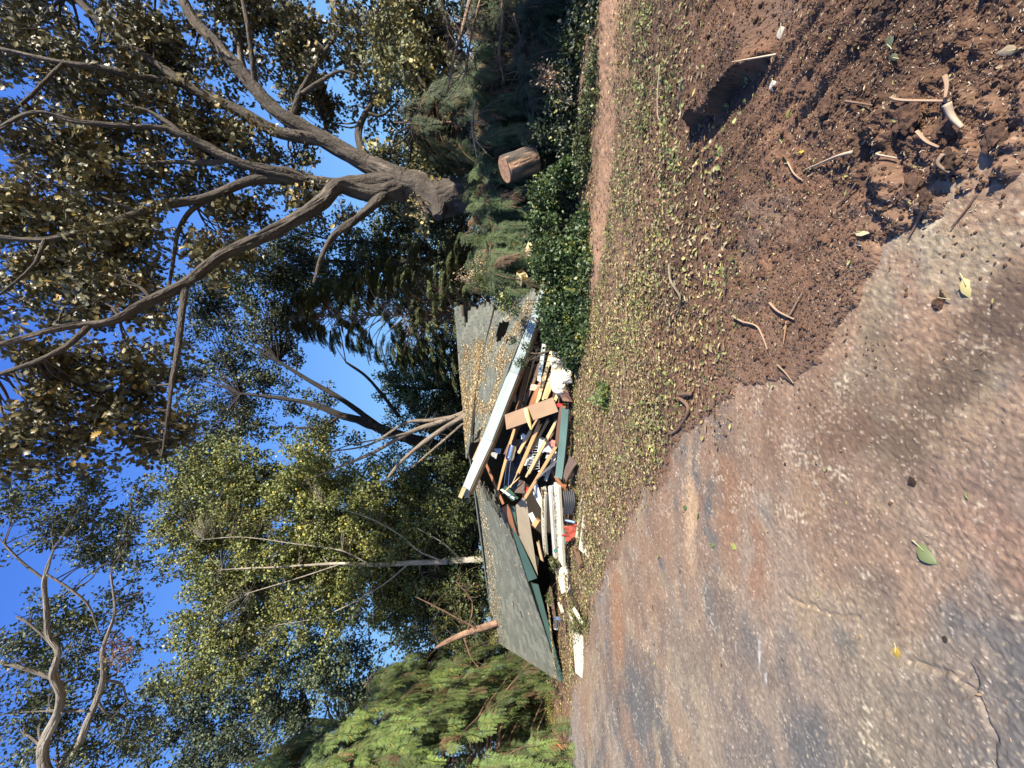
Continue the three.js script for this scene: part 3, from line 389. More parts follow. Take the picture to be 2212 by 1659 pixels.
{ // boards lying in front
  const cream = paint([.56, .51, .38], .6), weath = wood([.60, .54, .42]);
  const flat = (name, label, a, b, wd, th, mat, o = {}) => { const up = o.up || v3(-.05, 1, .35); return tag(part(name, bar(new MB(), P(...a), P(...b), wd, th, up, { nu: 12, nv: 3, jag: o.jag ?? .03, bow: o.bow || 0, vary: o.vary ?? .2 }).geo(), mat), label, o.cat || 'board', o.group); };
  const G2 = 'pale boards scattered along the edge of the asphalt';
  flat('white_board', 'clean cream white board lying over the asphalt edge, away from the other boards', [1249, 1368, 9.3], [1256, 1461, 9.45], .33, .05, cream, { group: G2, jag: 0, up: v3(.05, .8, .6), vary: .06 });
  flat('white_board', 'short cream white square ended board in litter below the green fascia', [1212, 1226, 10.3], [1226, 1278, 10.0], .36, .06, cream, { group: G2, jag: .02, up: v3(.1, .75, .65), vary: .08 });
  flat('white_board', 'broad ribbed white board beside the teal glass, upper strip', [1265, 1070, 8.55], [1250, 1165, 8.95], .17, .04, cream, { group: G2, up: v3(.05, .8, .6) });
  flat('white_board', 'stained white board beside the teal glass, lower strip', [1270, 1088, 8.3], [1257, 1191, 8.6], .17, .04, cream, { group: G2, up: v3(.05, .9, .5) });
  flat('white_board', 'narrow white batten above the teal glass, half under leaves', [1281, 1030, 8.2], [1272, 1105, 8.25], .07, .035, cream, { group: G2 });
  flat('white_board', 'small white board end lying under the broad ribbed board', [1276, 1172, 8.2], [1268, 1200, 8.3], .2, .03, cream, { group: G2 });
  flat('weathered_board', 'weathered board thick with litter, topmost of the long stack', [1178, 1050, 9.85], [1180, 1200, 10.6], .2, .05, weath, { group: G2, jag: .3, bow: .05 });
  flat('weathered_board', 'white edged weathered board, second in the long stack', [1189, 1048, 9.6], [1200, 1206, 10.2], .16, .06, wood([.66, .62, .54]), { group: G2, jag: .1 });
  flat('weathered_board', 'grey grooved weathered board, third in the long stack', [1196, 1046, 9.5], [1207, 1205, 10.0], .06, .08, wood([.42, .42, .42]), { group: G2, jag: .05 });
  flat('weathered_board', 'widest pale weathered board, lowest of the long stack', [1204, 1046, 9.3], [1214, 1218, 9.8], .25, .06, wood([.74, .68, .52]), { group: G2, jag: .04 });
  flat('broken_lath', 'thin white lath slanting out of the litter, nearer the clean cream board', [1236, 1310, 9.0], [1262, 1352, 8.7], .10, .03, cream, { group: G2, jag: .2 });
  flat('broken_lath', 'thin broken lath next to the short square ended board', [1228, 1322, 9.2], [1246, 1358, 9.1], .08, .03, cream, { group: G2, jag: .25 });
  flat('broken_lath', 'white lath end poking up beside the glass jar', [1207, 1300, 10.4], [1216, 1325, 10.3], .09, .05, cream, { group: G2, jag: .25 });
  flat('rotten_stake', 'rotten brown stake under the stained white board', [1243, 1180, 8.8], [1256, 1228, 8.7], .1, .06, wood([.24, .14, .08]), { jag: .2, cat: 'timber' });
  flat('red_plank', 'rusty red plank end beside the black tyre scrap', [1217, 1048, 9.3], [1214, 1095, 9.5], .13, .09, wood([.36, .12, .06]), { jag: .02, cat: 'timber', up: v3(0, .3, 1) });
  for (const [px, py, s, c, l] of [[1237, 1145, 15, [.42, .085, .045], 'crumpled red plastic sheet between the board stacks'], [1230, 1160, 12, [.40, .07, .04], 'red plastic strip hanging below the crumpled red sheet'], [1241, 1138, 10, [.5, .13, .07], 'lighter red plastic scrap on top of the red sheet']]) sheetOf('red_sheet', l, 'plastic', S(c, .55), [P(px + s * .6, py + s, 9.1), P(px + s, py - s, 9), P(px - s * .8, py - s * .7, 9.35), P(px - s * .6, py + s * .8, 9.4)], .008, { warp: .3, jag: .1 });
  sheetOf('green_scrap', 'dull green painted board beside the red plastic', 'board', paint([.09, .14, .11]), [P(1222, 1175, 9.45), P(1222, 1140, 9.35), P(1215, 1140, 9.6), P(1214, 1175, 9.6)], .02);
  { const mb = new MB(), a = P(1222, 1124, 9.35), b = P(1241, 1128, 9.0); tube(mb, [{ p: a, r: .02 }, { p: a.clone().lerp(b, .5), r: .028 }, { p: b, r: .022 }], { rad: 8, vary: 0, cap: 1 }); tag(part('plastic_tube', mb.geo(), S([.30, .42, .62], .35)), 'pale blue plastic tube between the black scrap and the red plastic', 'tube'); }
  { const t = thing('tyre_scrap', 'black ribbed rubber scrap lying between the board stacks', 'tyre', P(1229, 1090, 9.1)), km = S([.03, .031, .034], .6); for (let k = 0; k < 6; k++) { const mb = new MB(), o = (k - 2.5) * 4.2; tube(mb, [{ p: P(1228 + o, 1060, 9.15 - o * .012), r: .024 }, { p: P(1231 + o, 1085, 9.05 - o * .012), r: .026 }, { p: P(1227 + o * .8, 1110, 9.15 - o * .012), r: .022 }], { rad: 7, seg: 5 }); part('rib', mb.geo(), km, t); } }
  const glass = new THREE.MeshPhysicalMaterial({ color: 0x5fc2bd, roughness: .08, transmission: .75, thickness: .05, ior: 1.45, side: THREE.DoubleSide, vertexColors: true });
  for (const [px, py, s, l] of [[1280, 1114, 7, 'teal plastic wad in the leaves, nearer the narrow batten'], [1275, 1140, 7, 'teal plastic wad in the leaves against the stained white board'], [1200, 1190, 4, 'tiny teal scrap on the long board stack']]) { const m = cloth('teal_wad', l, P(px, py, 8.2), [s * .011, s * .009, s * .011], [.2, .5, .5], px); m.material = glass; m.userData.category = 'plastic'; }
  const jar = thing('glass_jar', 'clear glass jar lying in litter below the dark green fascia', 'jar', P(1204, 1335, 10.6)), jp = [[0, 0], [.07, 0], [.085, .02], [.085, .2], [.06, .235], [.06, .27]].map(a => new THREE.Vector2(...a));
  const jb = new THREE.Mesh(new THREE.LatheGeometry(jp, 24), new THREE.MeshPhysicalMaterial({ color: 0xffffff, roughness: .03, transmission: 1, thickness: .01, ior: 1.5, side: THREE.DoubleSide })); jb.name = 'body'; jb.rotation.z = 1.45; jar.add(jb); const jl = new THREE.Mesh(new THREE.TorusGeometry(.063, .007, 8, 24), new THREE.MeshStandardMaterial({ color: 0xdddddd, metalness: .8, roughness: .3 })); jl.name = 'rim'; jl.position.y = .255; jl.rotation.x = Math.PI / 2; jb.add(jl);
}
// wood left of the felled trunk
{
  const pale = wood([.74, .58, .30], .85), mk = (a, b, w, h, jag) => bar(new MB(), P(...a), P(...b), w, h, v3(0, .6, 1), { nu: 14, nv: 4, jag, warp: .1, vary: .4 }).geo();
  tag(part('splintered_wood', mk([1131, 588, 10.2], [1121, 632, 10.9], .26, .16, .6), pale), 'yellow splintered wood lying on the torn roof end', 'split wood');
  tag(part('splintered_wood', mk([1150, 520, 9.9], [1143, 556, 10.1], .18, .12, .5), pale), 'pale splintered wood poking out behind the ivy shrub', 'split wood');
  timber('splinter', 'long thin grey splinter pointing out of the ivy behind the felled trunk', 'timber', grayW, P(1157, 466, 9.7), P(1152, 510, 9.9), .05, .04, { jag: .3 });
  tag(part('board_end', bar(new MB(), P(1108, 515, 10.6), P(1121, 536, 10.5), .12, .05, v3(0, 0, 1), { jag: .05 }).geo(), wood([.48, .22, .10])), 'rust coloured board end sticking up from the cedar fronds', 'board');
}
// ---------- leaves ----------
const OAK = [[0, .04], [.14, .12], [.22, .30], [.30, .16], [.42, .42], [.52, .18], [.64, .46], [.74, .2], [.86, .24], [1, 0]], OVAL = [[0, .03], [.2, .3], [.45, .42], [.72, .3], [1, 0]], LANCE = [[0, .02], [.25, .2], [.55, .24], [1, 0]];
function leafInto(mb, base, dir, side, len, shape, fold, col, curl = .15) {      // one leaf; side is its width direction
  const n = v3().crossVectors(dir, side).normalize(), at = (t, w, s) => base.clone().addScaledVector(dir, t * len).addScaledVector(side, s * w * len).addScaledVector(n, Math.abs(s) * w * len * fold - curl * len * t * t);
  let pm = mb.v(at(shape[0][0], 0, 0), col), pa = mb.v(at(...shape[0], 1), col), pb = mb.v(at(...shape[0], -1), col);
  for (let k = 1; k < shape.length; k++) { const [t, w] = shape[k], m = mb.v(at(t, 0, 0), col), a = mb.v(at(t, w, 1), col), b = mb.v(at(t, w, -1), col); mb.q(pm, pa, a, m); mb.q(pb, pm, m, b); pm = m; pa = a; pb = b; }
}
const uv3 = () => { const z = rr(-1, 1), a = rr(0, 6.283), r = Math.sqrt(1 - z * z); return v3(r * Math.cos(a), z, r * Math.sin(a)); };
function cluster(n, len, shape, rad, o = {}) {               // leaves on a twig fork
  const mb = new MB();
  for (let i = 0; i < n; i++) {
    const b = uv3().multiplyScalar(rad * Math.cbrt(rnd())); if (o.flat) b.y *= o.flat;
    const d = uv3().addScaledVector(b.clone().normalize(), .8).add(v3(0, o.hang ?? -.45, 0)).normalize(), s = v3().crossVectors(d, uv3()).normalize(), k = rr(.6, 1.35), w = rnd() < .10 ? [1.45, 1.2, .8] : [1, 1, 1];
    leafInto(mb, b, d, s, len * rr(.7, 1.25), shape, rr(.1, .5), [k * w[0], k * w[1], k * w[2]], rr(0, .35));
  }
  return mb.geo();
}
function twigs(n, len) { const mb = new MB(); for (let i = 0; i < n; i++) { const d = uv3(); if (d.y < -.3) d.y *= -1; const a = d.clone().multiplyScalar(-len * .3), b = d.clone().multiplyScalar(len * rr(.5, 1)).add(uv3().multiplyScalar(len * .2)); tube(mb, [{ p: a, r: .012 }, { p: a.clone().lerp(b, .5).add(uv3().multiplyScalar(len * .08)), r: .008 }, { p: b, r: .003 }], { rad: 4, seg: 1, vary: 0 }); } return mb.geo(); }
function frond(o = {}) {                                     // a flat conifer spray along +y, drooping to -z
  const mb = new MB(), N = o.n || 11, k0 = o.w || .32, at = (t, s) => v3(s, t, -(o.droop ?? .25) * t * t - .5 * s * s);
  const blade = (a, b, w, c) => { const d = b.clone().sub(a), s = v3().crossVectors(d, v3(0, 0, 1)).normalize().multiplyScalar(w), m = a.clone().lerp(b, .45); const A = mb.v(a, c), B = mb.v(m.clone().add(s), c), C = mb.v(b, c), E = mb.v(m.clone().sub(s), c); mb.t(A, B, C); mb.t(A, C, E); };
  for (let i = 0; i < N; i++) for (const s of [-1, 1]) {
    const t = (i + .5 + rr(-.3, .3)) / N, L = k0 * (1 - t * .65) * rr(.7, 1.2), a = at(t, 0), e = at(t + L * .75, s * L), kk = rr(.75, 1.25), c = rnd() < (o.brown || .04) ? [2.2, 1.1, .6] : [kk, kk, kk * .9]; e.z += rr(-.06, .03);
    blade(a, e, .012, c);
    for (let j = 1; j <= 4; j++) for (const q of [-1, 1]) { const p = a.clone().lerp(e, j / 4.6), l = .11 * (1 - j * .12) * rr(.7, 1.3), d = e.clone().sub(a).normalize(), x = v3(-d.y, d.x, 0).multiplyScalar(q * .6).add(d).normalize(); blade(p, p.clone().addScaledVector(x, l).add(v3(0, 0, rr(-.03, .02))), .014, c); }
  }
  blade(at(0, 0), at(1, 0), .012, [1.1, .9, .6]); return mb.geo();
}
const OAKC = [0, 1].map(() => cluster(9, .135, OAK, .20)), OVC = [0, 1].map(() => cluster(12, .09, OVAL, .20)), LAC = [0, 1].map(() => cluster(11, .11, LANCE, .20)), TW = twigs(5, .42), FR = [frond(), frond({ w: .4, droop: .4 })], FRT = [frond({ w: .22, n: 14, brown: .06 }), frond({ w: .2, n: 12, brown: .1 })];
const mOak = leafMat(.40, .15), mBroad = leafMat(.5, .18), mNeedle = leafMat(.7, .12), mTwig = bark([.10, .075, .055]);
const oakBark = bark([.075, .06, .048]), paleBark = bark([.36, .315, .25]), darkBark = bark([.032, .027, .023]), brownBark = bark([.22, .13, .085]), deadBark = bark([.21, .165, .125]);
function spin(p, sc, up) { const q = new THREE.Quaternion().setFromEuler(new THREE.Euler(gs() * .6, rr(0, 6.283), gs() * .6)); if (up) q.setFromUnitVectors(v3(0, 1, 0), up).multiply(new THREE.Quaternion().setFromAxisAngle(v3(0, 1, 0), rr(0, 6.283))); return new THREE.Matrix4().compose(p, q, v3(sc, sc, sc)); }
const L = rows => rows.map(([px, py, D, w]) => ({ p: P(px, py, D), r: w / 2 / F * D }));   // pixel width of the limb -> radius in metres
// a broadleaf tree: limbs first, then the crown filled blob by blob with sprays hung on thin branches
function tree(name, label, cat, base, o) {
  const t = thing(name, label, cat, base, o.group), pts = [];
  o.limbs.forEach((l, i) => {
    const mb = new MB(), rad = l[0].r > .3 ? 90 : l[0].r > .08 ? 34 : 8; tube(mb, l, { rad, seg: l[0].r > .3 ? 22 : 8, bark: Math.min(.06, l[0].r * .16), lump: .14, vary: .6 });
    part(i ? 'limb' : 'trunk', mb.geo(), o.bark, t); const c = new THREE.CatmullRomCurve3(l.map(a => a.p), false, 'centripetal'); for (let k = 2; k <= 16; k++) pts.push({ p: c.getPoint(k / 16), r: l[Math.min(l.length - 1, Math.round(k / 16 * (l.length - 1)))].r });
  });
  const br = new MB(), list = [[], []], tl = [];
  for (const [px, py, D0, a, b, dm, n0, k] of o.blobs) {
    const D = D0 + (o.back || 0), n = Math.round(n0 * (o.more || 1));        // centre, half height and half width in pixels, half depth in metres, sprays, tone
    const c = P(px, py, D), ry = a / F * D, rx = b / F * D, ok = [];
    for (let i = 0, guard = 0; i < n && guard < n * 3; guard++) {
      const u = uv3().multiplyScalar(Math.pow(rnd(), .45)), p = v3(c.x + u.x * rx, c.y + u.y * ry, c.z + u.z * dm), g = fbm(p.x * (o.gapf || .75), p.y * (o.gapf || .75), p.z * .75 + 50, 3);
      if (g < (o.gap ?? .46) || p.y < (o.floor ?? .3)) continue; ok.push(p);
      let s = null, bd = 1e9; for (const q of pts) { const dd = q.p.distanceToSquared(p); if (dd < bd) { bd = dd; s = q; } }
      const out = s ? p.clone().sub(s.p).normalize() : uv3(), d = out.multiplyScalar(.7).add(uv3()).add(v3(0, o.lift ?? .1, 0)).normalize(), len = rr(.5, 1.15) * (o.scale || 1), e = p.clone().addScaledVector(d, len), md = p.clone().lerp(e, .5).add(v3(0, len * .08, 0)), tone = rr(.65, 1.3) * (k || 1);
      tube(br, [{ p, r: .010 }, { p: md, r: .007 }, { p: e, r: .003 }], { rad: 4, seg: 2, vary: .2 });
      const per = o.per || 9; for (let z = 0; z < per && i < n; z++, i++) {
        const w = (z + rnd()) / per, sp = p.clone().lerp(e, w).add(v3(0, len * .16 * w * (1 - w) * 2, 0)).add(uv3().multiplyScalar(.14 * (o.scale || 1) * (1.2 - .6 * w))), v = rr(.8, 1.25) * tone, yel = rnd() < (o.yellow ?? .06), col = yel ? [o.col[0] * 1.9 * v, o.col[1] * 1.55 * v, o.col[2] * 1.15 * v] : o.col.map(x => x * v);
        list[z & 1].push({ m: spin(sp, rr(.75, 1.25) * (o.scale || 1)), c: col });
      }
    }
    if (pts.length && ok.length) for (let i = 0; i < (o.branches ?? Math.ceil(n / 45)); i++) {
      const e = pick(ok); let s = pts[0], bd = 1e9; for (const q of pts) { const dd = q.p.distanceTo(e) + (q.p.y > e.y + .5 ? 1.5 : 0); if (dd < bd) { bd = dd; s = q; } }
      if (bd < .4 || bd > (o.reach || 6)) continue; const m1 = s.p.clone().lerp(e, .35).add(uv3().multiplyScalar(bd * .1)).add(v3(0, bd * .04, 0)), m2 = s.p.clone().lerp(e, .7).add(uv3().multiplyScalar(bd * .09)), r0 = Math.min(s.r * .6, .018 + bd * .012);
      tube(br, [{ p: s.p, r: r0 }, { p: m1, r: r0 * .75 }, { p: m2, r: r0 * .5 }, { p: e, r: .006 }], { rad: 6, seg: 3, vary: .3 });
      for (let z = 0; z < 2; z++) { const f = pick(ok); if (f.distanceTo(m2) < 2.2) tube(br, [{ p: m2, r: r0 * .45 }, { p: m2.clone().lerp(f, .5).add(uv3().multiplyScalar(.12)), r: r0 * .3 }, { p: f, r: .005 }], { rad: 5, seg: 2, vary: .3 }); }
    }
  }
  if (br.i.length) tag(part('branches', br.geo(), o.bark2 || o.bark, t), null, null, null, 'stuff');
  list.forEach((l, i) => l.length && inst('crown', o.geos[i], o.mat || mBroad, l, t)); if (tl.length && !o.notwigs) inst('twigs', TW, o.bark2 || mTwig, tl, t);
  return t;
}
// ---------- the big oak ----------
tree('oak_tree', 'massive dark barked oak with many spreading limbs rising behind the felled log', 'tree', v3(6.2, .5, -14.6), {
  bark: oakBark, geos: OAKC, mat: mOak, col: [.135, .125, .065], gap: .46, gapf: .8, yellow: .10, reach: 7, scale: 1, back: .7, more: 1.0, branches: 5,
  limbs: [
    L([[1150, 425, 14.6, 85.6], [1045, 428, 14.6, 78.1], [985, 424, 14.6, 70.7], [948, 430, 14.6, 76.3], [905, 405, 14.6, 65.1], [865, 398, 14.5, 65.1], [825, 372, 14.4, 48.4]]),
    L([[870, 392, 14.5, 55.8], [843, 380, 14.4, 46.5], [779, 347, 14.2, 35.3], [694, 298, 13.9, 31.9], [595, 238, 13.6, 28.6], [546, 184, 13.5, 26.0], [471, 99, 13.3, 22.7], [422, 45, 13.2, 20.2], [380, -30, 13.1, 16.8], [300, -140, 13, 8.4]]),
    L([[710, 309, 13.95, 25.2], [694, 303, 13.9, 25.2], [595, 283, 13.5, 24.4], [521, 243, 13.2, 22.7], [446, 208, 12.9, 21.0], [392, 179, 12.7, 18.5], [347, 144, 12.6, 16.0], [273, 94, 12.4, 15.1], [213, 45, 12.3, 13.4], [150, -20, 12.2, 10.9]]),
    L([[396, 181, 12.7, 15.1], [322, 169, 12.2, 14.3], [223, 149, 11.7, 12.6], [134, 136, 11.3, 10.9], [50, 117, 11, 9.2], [-10, 103, 10.9, 7.6]]),
    L([[138, 136, 11.3, 8.4], [99, 174, 11.1, 7.6], [55, 218, 10.9, 6.7], [5, 252, 10.8, 5.9]]),
    L([[850, 395, 14.4, 48.4], [769, 398, 14.1, 33.6], [694, 397, 13.7, 28.6], [620, 377, 13.2, 24.4], [570, 365, 12.9, 21.0], [506, 347, 12.6, 18.5], [446, 317, 12.3, 17.6], [397, 293, 12, 14.3], [357, 278, 11.8, 11.8], [278, 273, 11.4, 10.1], [174, 263, 11, 8.4], [79, 243, 10.7, 7.6], [-10, 282, 10.5, 5.9]]),
    L([[398, 294, 12, 10.9], [370, 270, 11.9, 10.1], [320, 240, 11.8, 7.6], [270, 225, 11.7, 5.0]]),
    L([[790, 400, 14.2, 25.2], [710, 402, 13.8, 23.5], [645, 392, 13.4, 21.8], [570, 387, 13, 20.2], [521, 397, 12.7, 18.5], [446, 427, 12.2, 17.6], [372, 441, 11.8, 16.8], [298, 461, 11.3, 16.0], [198, 496, 10.8, 13.4], [94, 518, 10.3, 10.9], [-10, 512, 10, 9.2]]),
    L([[98, 517, 10.3, 9.2], [74, 570, 10.1, 6.7], [30, 612, 10, 5.9], [-20, 650, 9.9, 5.0]]),
    L([[471, 420, 12.4, 10.9], [412, 456, 12.1, 10.1], [387, 496, 11.9, 9.2], [377, 546, 11.7, 7.6], [365, 625, 11.5, 5.9]]),
    L([[860, 408, 14.4, 46.5], [813, 419, 14.0, 37.0], [770, 412, 13.7, 30.2], [734, 402, 13.4, 31.9], [694, 437, 12.9, 30.2], [635, 476, 12.4, 27.7], [546, 521, 11.7, 25.2], [471, 556, 11.1, 22.7], [397, 615, 10.5, 21.0], [322, 650, 10, 18.5], [238, 694, 9.5, 16.0], [174, 702, 9.2, 13.4], [89, 719, 8.8, 11.8], [-10, 746, 8.5, 10.1]]),
    L([[195, 700, 9.3, 13.4], [149, 744, 9, 11.8], [84, 779, 8.8, 10.1], [-10, 812, 8.6, 8.4]]),
    L([[400, 613, 10.5, 14.3], [392, 694, 10.2, 12.6], [382, 769, 10, 10.1], [372, 823, 9.9, 9.2], [365, 880, 9.8, 7.6], [350, 985, 9.7, 4.2]]),
    L([[850, 412, 14.3, 26.9], [823, 427, 13.9, 21.8], [774, 471, 13.4, 16.8], [719, 511, 12.9, 13.4], [694, 556, 12.6, 10.1], [678, 612, 12.3, 6.7]]),
    L([[810, 362, 14.3, 21.8], [789, 337, 14.4, 16.8], [774, 288, 14.5, 15.1], [794, 238, 14.7, 11.8], [833, 186, 14.9, 7.6]]), L([[792, 244, 14.7, 8.4], [822, 250, 14.7, 6.7], [863, 216, 14.9, 3.4]]),
    L([[630, 262, 13.7, 11.8], [635, 238, 13.6, 11.8], [650, 198, 13.6, 10.1], [694, 124, 13.6, 8.4], [735, 60, 13.6, 5.0]]), L([[652, 202, 13.6, 9.2], [692, 176, 13.5, 8.4], [734, 154, 13.5, 6.7], [768, 160, 13.5, 4.2]]),
    L([[530, 165, 13.5, 14.3], [520, 120, 13.6, 12.6], [516, 74, 13.7, 10.9], [504, -10, 13.8, 9.2]]), L([[552, 190, 13.5, 12.6], [545, 130, 13.2, 10.9], [536, 60, 13, 9.2], [520, -20, 12.9, 7.6]]),
    L([[945, 440, 14.4, 46.5], [948, 458, 14.2, 28.6], [946, 470, 14.1, 18.5]]),
    L([[500, 345, 12.6, 10.1], [440, 352, 12.5, 10.9], [380, 350, 12.4, 8.4], [300, 352, 12.3, 5.9]]), L([[300, 460, 11.3, 7.6], [230, 430, 11.2, 6.7], [120, 400, 11, 5.0], [20, 350, 10.8, 3.4]]),
  ],
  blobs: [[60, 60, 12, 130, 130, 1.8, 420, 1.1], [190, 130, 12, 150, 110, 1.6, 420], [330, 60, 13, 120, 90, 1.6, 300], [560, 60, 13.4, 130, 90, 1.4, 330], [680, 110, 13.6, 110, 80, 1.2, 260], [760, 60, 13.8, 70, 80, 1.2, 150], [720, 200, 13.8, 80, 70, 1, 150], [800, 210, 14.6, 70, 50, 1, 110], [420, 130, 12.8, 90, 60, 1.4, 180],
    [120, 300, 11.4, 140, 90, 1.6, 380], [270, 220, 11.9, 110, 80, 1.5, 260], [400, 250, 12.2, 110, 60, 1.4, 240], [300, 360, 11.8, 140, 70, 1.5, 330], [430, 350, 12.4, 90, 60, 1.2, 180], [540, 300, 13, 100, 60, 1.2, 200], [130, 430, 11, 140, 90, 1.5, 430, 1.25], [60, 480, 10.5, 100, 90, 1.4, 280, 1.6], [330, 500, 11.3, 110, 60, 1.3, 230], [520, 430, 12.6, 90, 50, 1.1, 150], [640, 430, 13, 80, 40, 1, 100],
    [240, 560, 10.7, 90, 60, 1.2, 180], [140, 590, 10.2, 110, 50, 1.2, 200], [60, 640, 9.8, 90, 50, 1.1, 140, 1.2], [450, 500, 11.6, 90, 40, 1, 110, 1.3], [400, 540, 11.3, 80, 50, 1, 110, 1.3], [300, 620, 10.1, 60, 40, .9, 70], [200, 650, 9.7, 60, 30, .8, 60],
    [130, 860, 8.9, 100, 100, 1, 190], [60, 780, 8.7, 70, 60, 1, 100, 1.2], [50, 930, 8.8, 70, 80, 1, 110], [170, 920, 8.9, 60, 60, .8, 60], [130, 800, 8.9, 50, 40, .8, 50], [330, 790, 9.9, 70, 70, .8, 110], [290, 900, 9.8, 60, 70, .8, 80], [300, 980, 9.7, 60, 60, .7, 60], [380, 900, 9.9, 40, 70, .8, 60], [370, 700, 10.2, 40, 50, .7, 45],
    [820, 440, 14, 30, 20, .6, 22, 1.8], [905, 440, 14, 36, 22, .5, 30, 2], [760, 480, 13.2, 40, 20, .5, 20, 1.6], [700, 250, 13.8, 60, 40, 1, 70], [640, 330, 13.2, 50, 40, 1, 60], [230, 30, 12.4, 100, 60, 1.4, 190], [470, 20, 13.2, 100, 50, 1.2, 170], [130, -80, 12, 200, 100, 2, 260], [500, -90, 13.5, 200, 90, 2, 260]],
});
// ---------- limbs that reach in over the drive from a tree beside the cedar ----------
tree('overhanging_tree', 'grey limbed tree reaching in from the edge above the bright cedar', 'tree', v3(-11.5, 0, -7.5), {
  bark: bark([.20, .175, .145]), bark2: bark([.16, .135, .11]), geos: LAC, col: [.085, .11, .055], gap: .47, gapf: .9, yellow: .05, reach: 5, scale: .8, back: .5, more: .95, lift: .5,
  limbs: [
    [{ p: v3(-11.5, -.2, -7.5), r: .28 }, { p: v3(-11.2, 4, -7.6), r: .22 }, { p: v3(-10.2, 7.5, -8), r: .17 }, ...L([[150, 1720, 9, 21.6], [96, 1659, 9, 19.4], [94, 1609, 9, 18.0], [126, 1539, 9, 16.6], [131, 1498, 9, 15.1], [116, 1458, 9, 13.7], [126, 1408, 9, 11.5], [106, 1377, 9, 10.1], [101, 1317, 9, 8.6], [96, 1251, 9, 6.5], [116, 1186, 9, 4.3]])],
    L([[118, 1466, 9, 10.1], [80, 1452, 8.9, 9.4], [50, 1443, 8.8, 8.6], [-10, 1428, 8.7, 7.2]]), L([[96, 1251, 9, 5.0], [50, 1216, 8.9, 5.0], [10, 1176, 8.8, 4.3]]),
    [{ p: v3(-10.4, 7, -7.9), r: .15 }, ...L([[160, 1720, 9.3, 17.3], [131, 1659, 9.3, 15.8], [166, 1619, 9.3, 14.4], [192, 1554, 9.3, 13.0], [222, 1468, 9.3, 10.1], [222, 1403, 9.3, 7.9], [247, 1327, 9.3, 5.8], [240, 1240, 9.3, 4.3]])],
    L([[100, 1240, 9, 5.0], [151, 1272, 9.1, 5.0], [190, 1306, 9.2, 4.3], [215, 1370, 9.3, 2.9]]), L([[106, 1385, 9, 5.8], [60, 1345, 8.9, 5.0], [36, 1332, 8.9, 3.6]]), L([[100, 1535, 9, 5.8], [140, 1536, 9.1, 6.5], [185, 1535, 9.2, 5.0]]),
  ],
  blobs: [[30, 1090, 9, 40, 40, .7, 70], [110, 1090, 9, 40, 70, .8, 120], [150, 1060, 9, 40, 40, .6, 60], [90, 1180, 9, 70, 60, .8, 130], [200, 1140, 9.2, 60, 70, .8, 120], [280, 1110, 9.3, 40, 60, .6, 70], [240, 1230, 9.3, 60, 60, .8, 120], [290, 1290, 9.3, 35, 60, .6, 60], [160, 1230, 9.1, 60, 60, .8, 80], [100, 1310, 9, 60, 60, .8, 80],
    [230, 1330, 9.3, 60, 60, .7, 90], [30, 1380, 8.9, 60, 70, .8, 130], [160, 1390, 9.1, 60, 60, .8, 90], [40, 1500, 8.8, 60, 80, .9, 150], [180, 1480, 9.2, 60, 70, .8, 110], [270, 1430, 9.3, 30, 50, .5, 40], [60, 1610, 8.9, 70, 80, .9, 150], [200, 1570, 9.3, 60, 60, .8, 110], [280, 1560, 9.3, 50, 60, .7, 90], [180, 1640, 9.2, 90, 50, .9, 120]],
});
{ // pale pink dead leaves on one bough
  const t = scene.children.find(o => o.name === 'overhanging_tree'), l = []; for (let i = 0; i < 24; i++) { const p = P(255 + gs() * 45, 1410 + gs() * 50, 9.2 + gs() * .3); l.push({ m: spin(p, .7), c: [.36, .26, .20].map(x => x * rr(.7, 1.2)) }); } tag(inst('dead_leaves', LAC[0], mBroad, l, t), 'pale pinkish dead leaves');
}
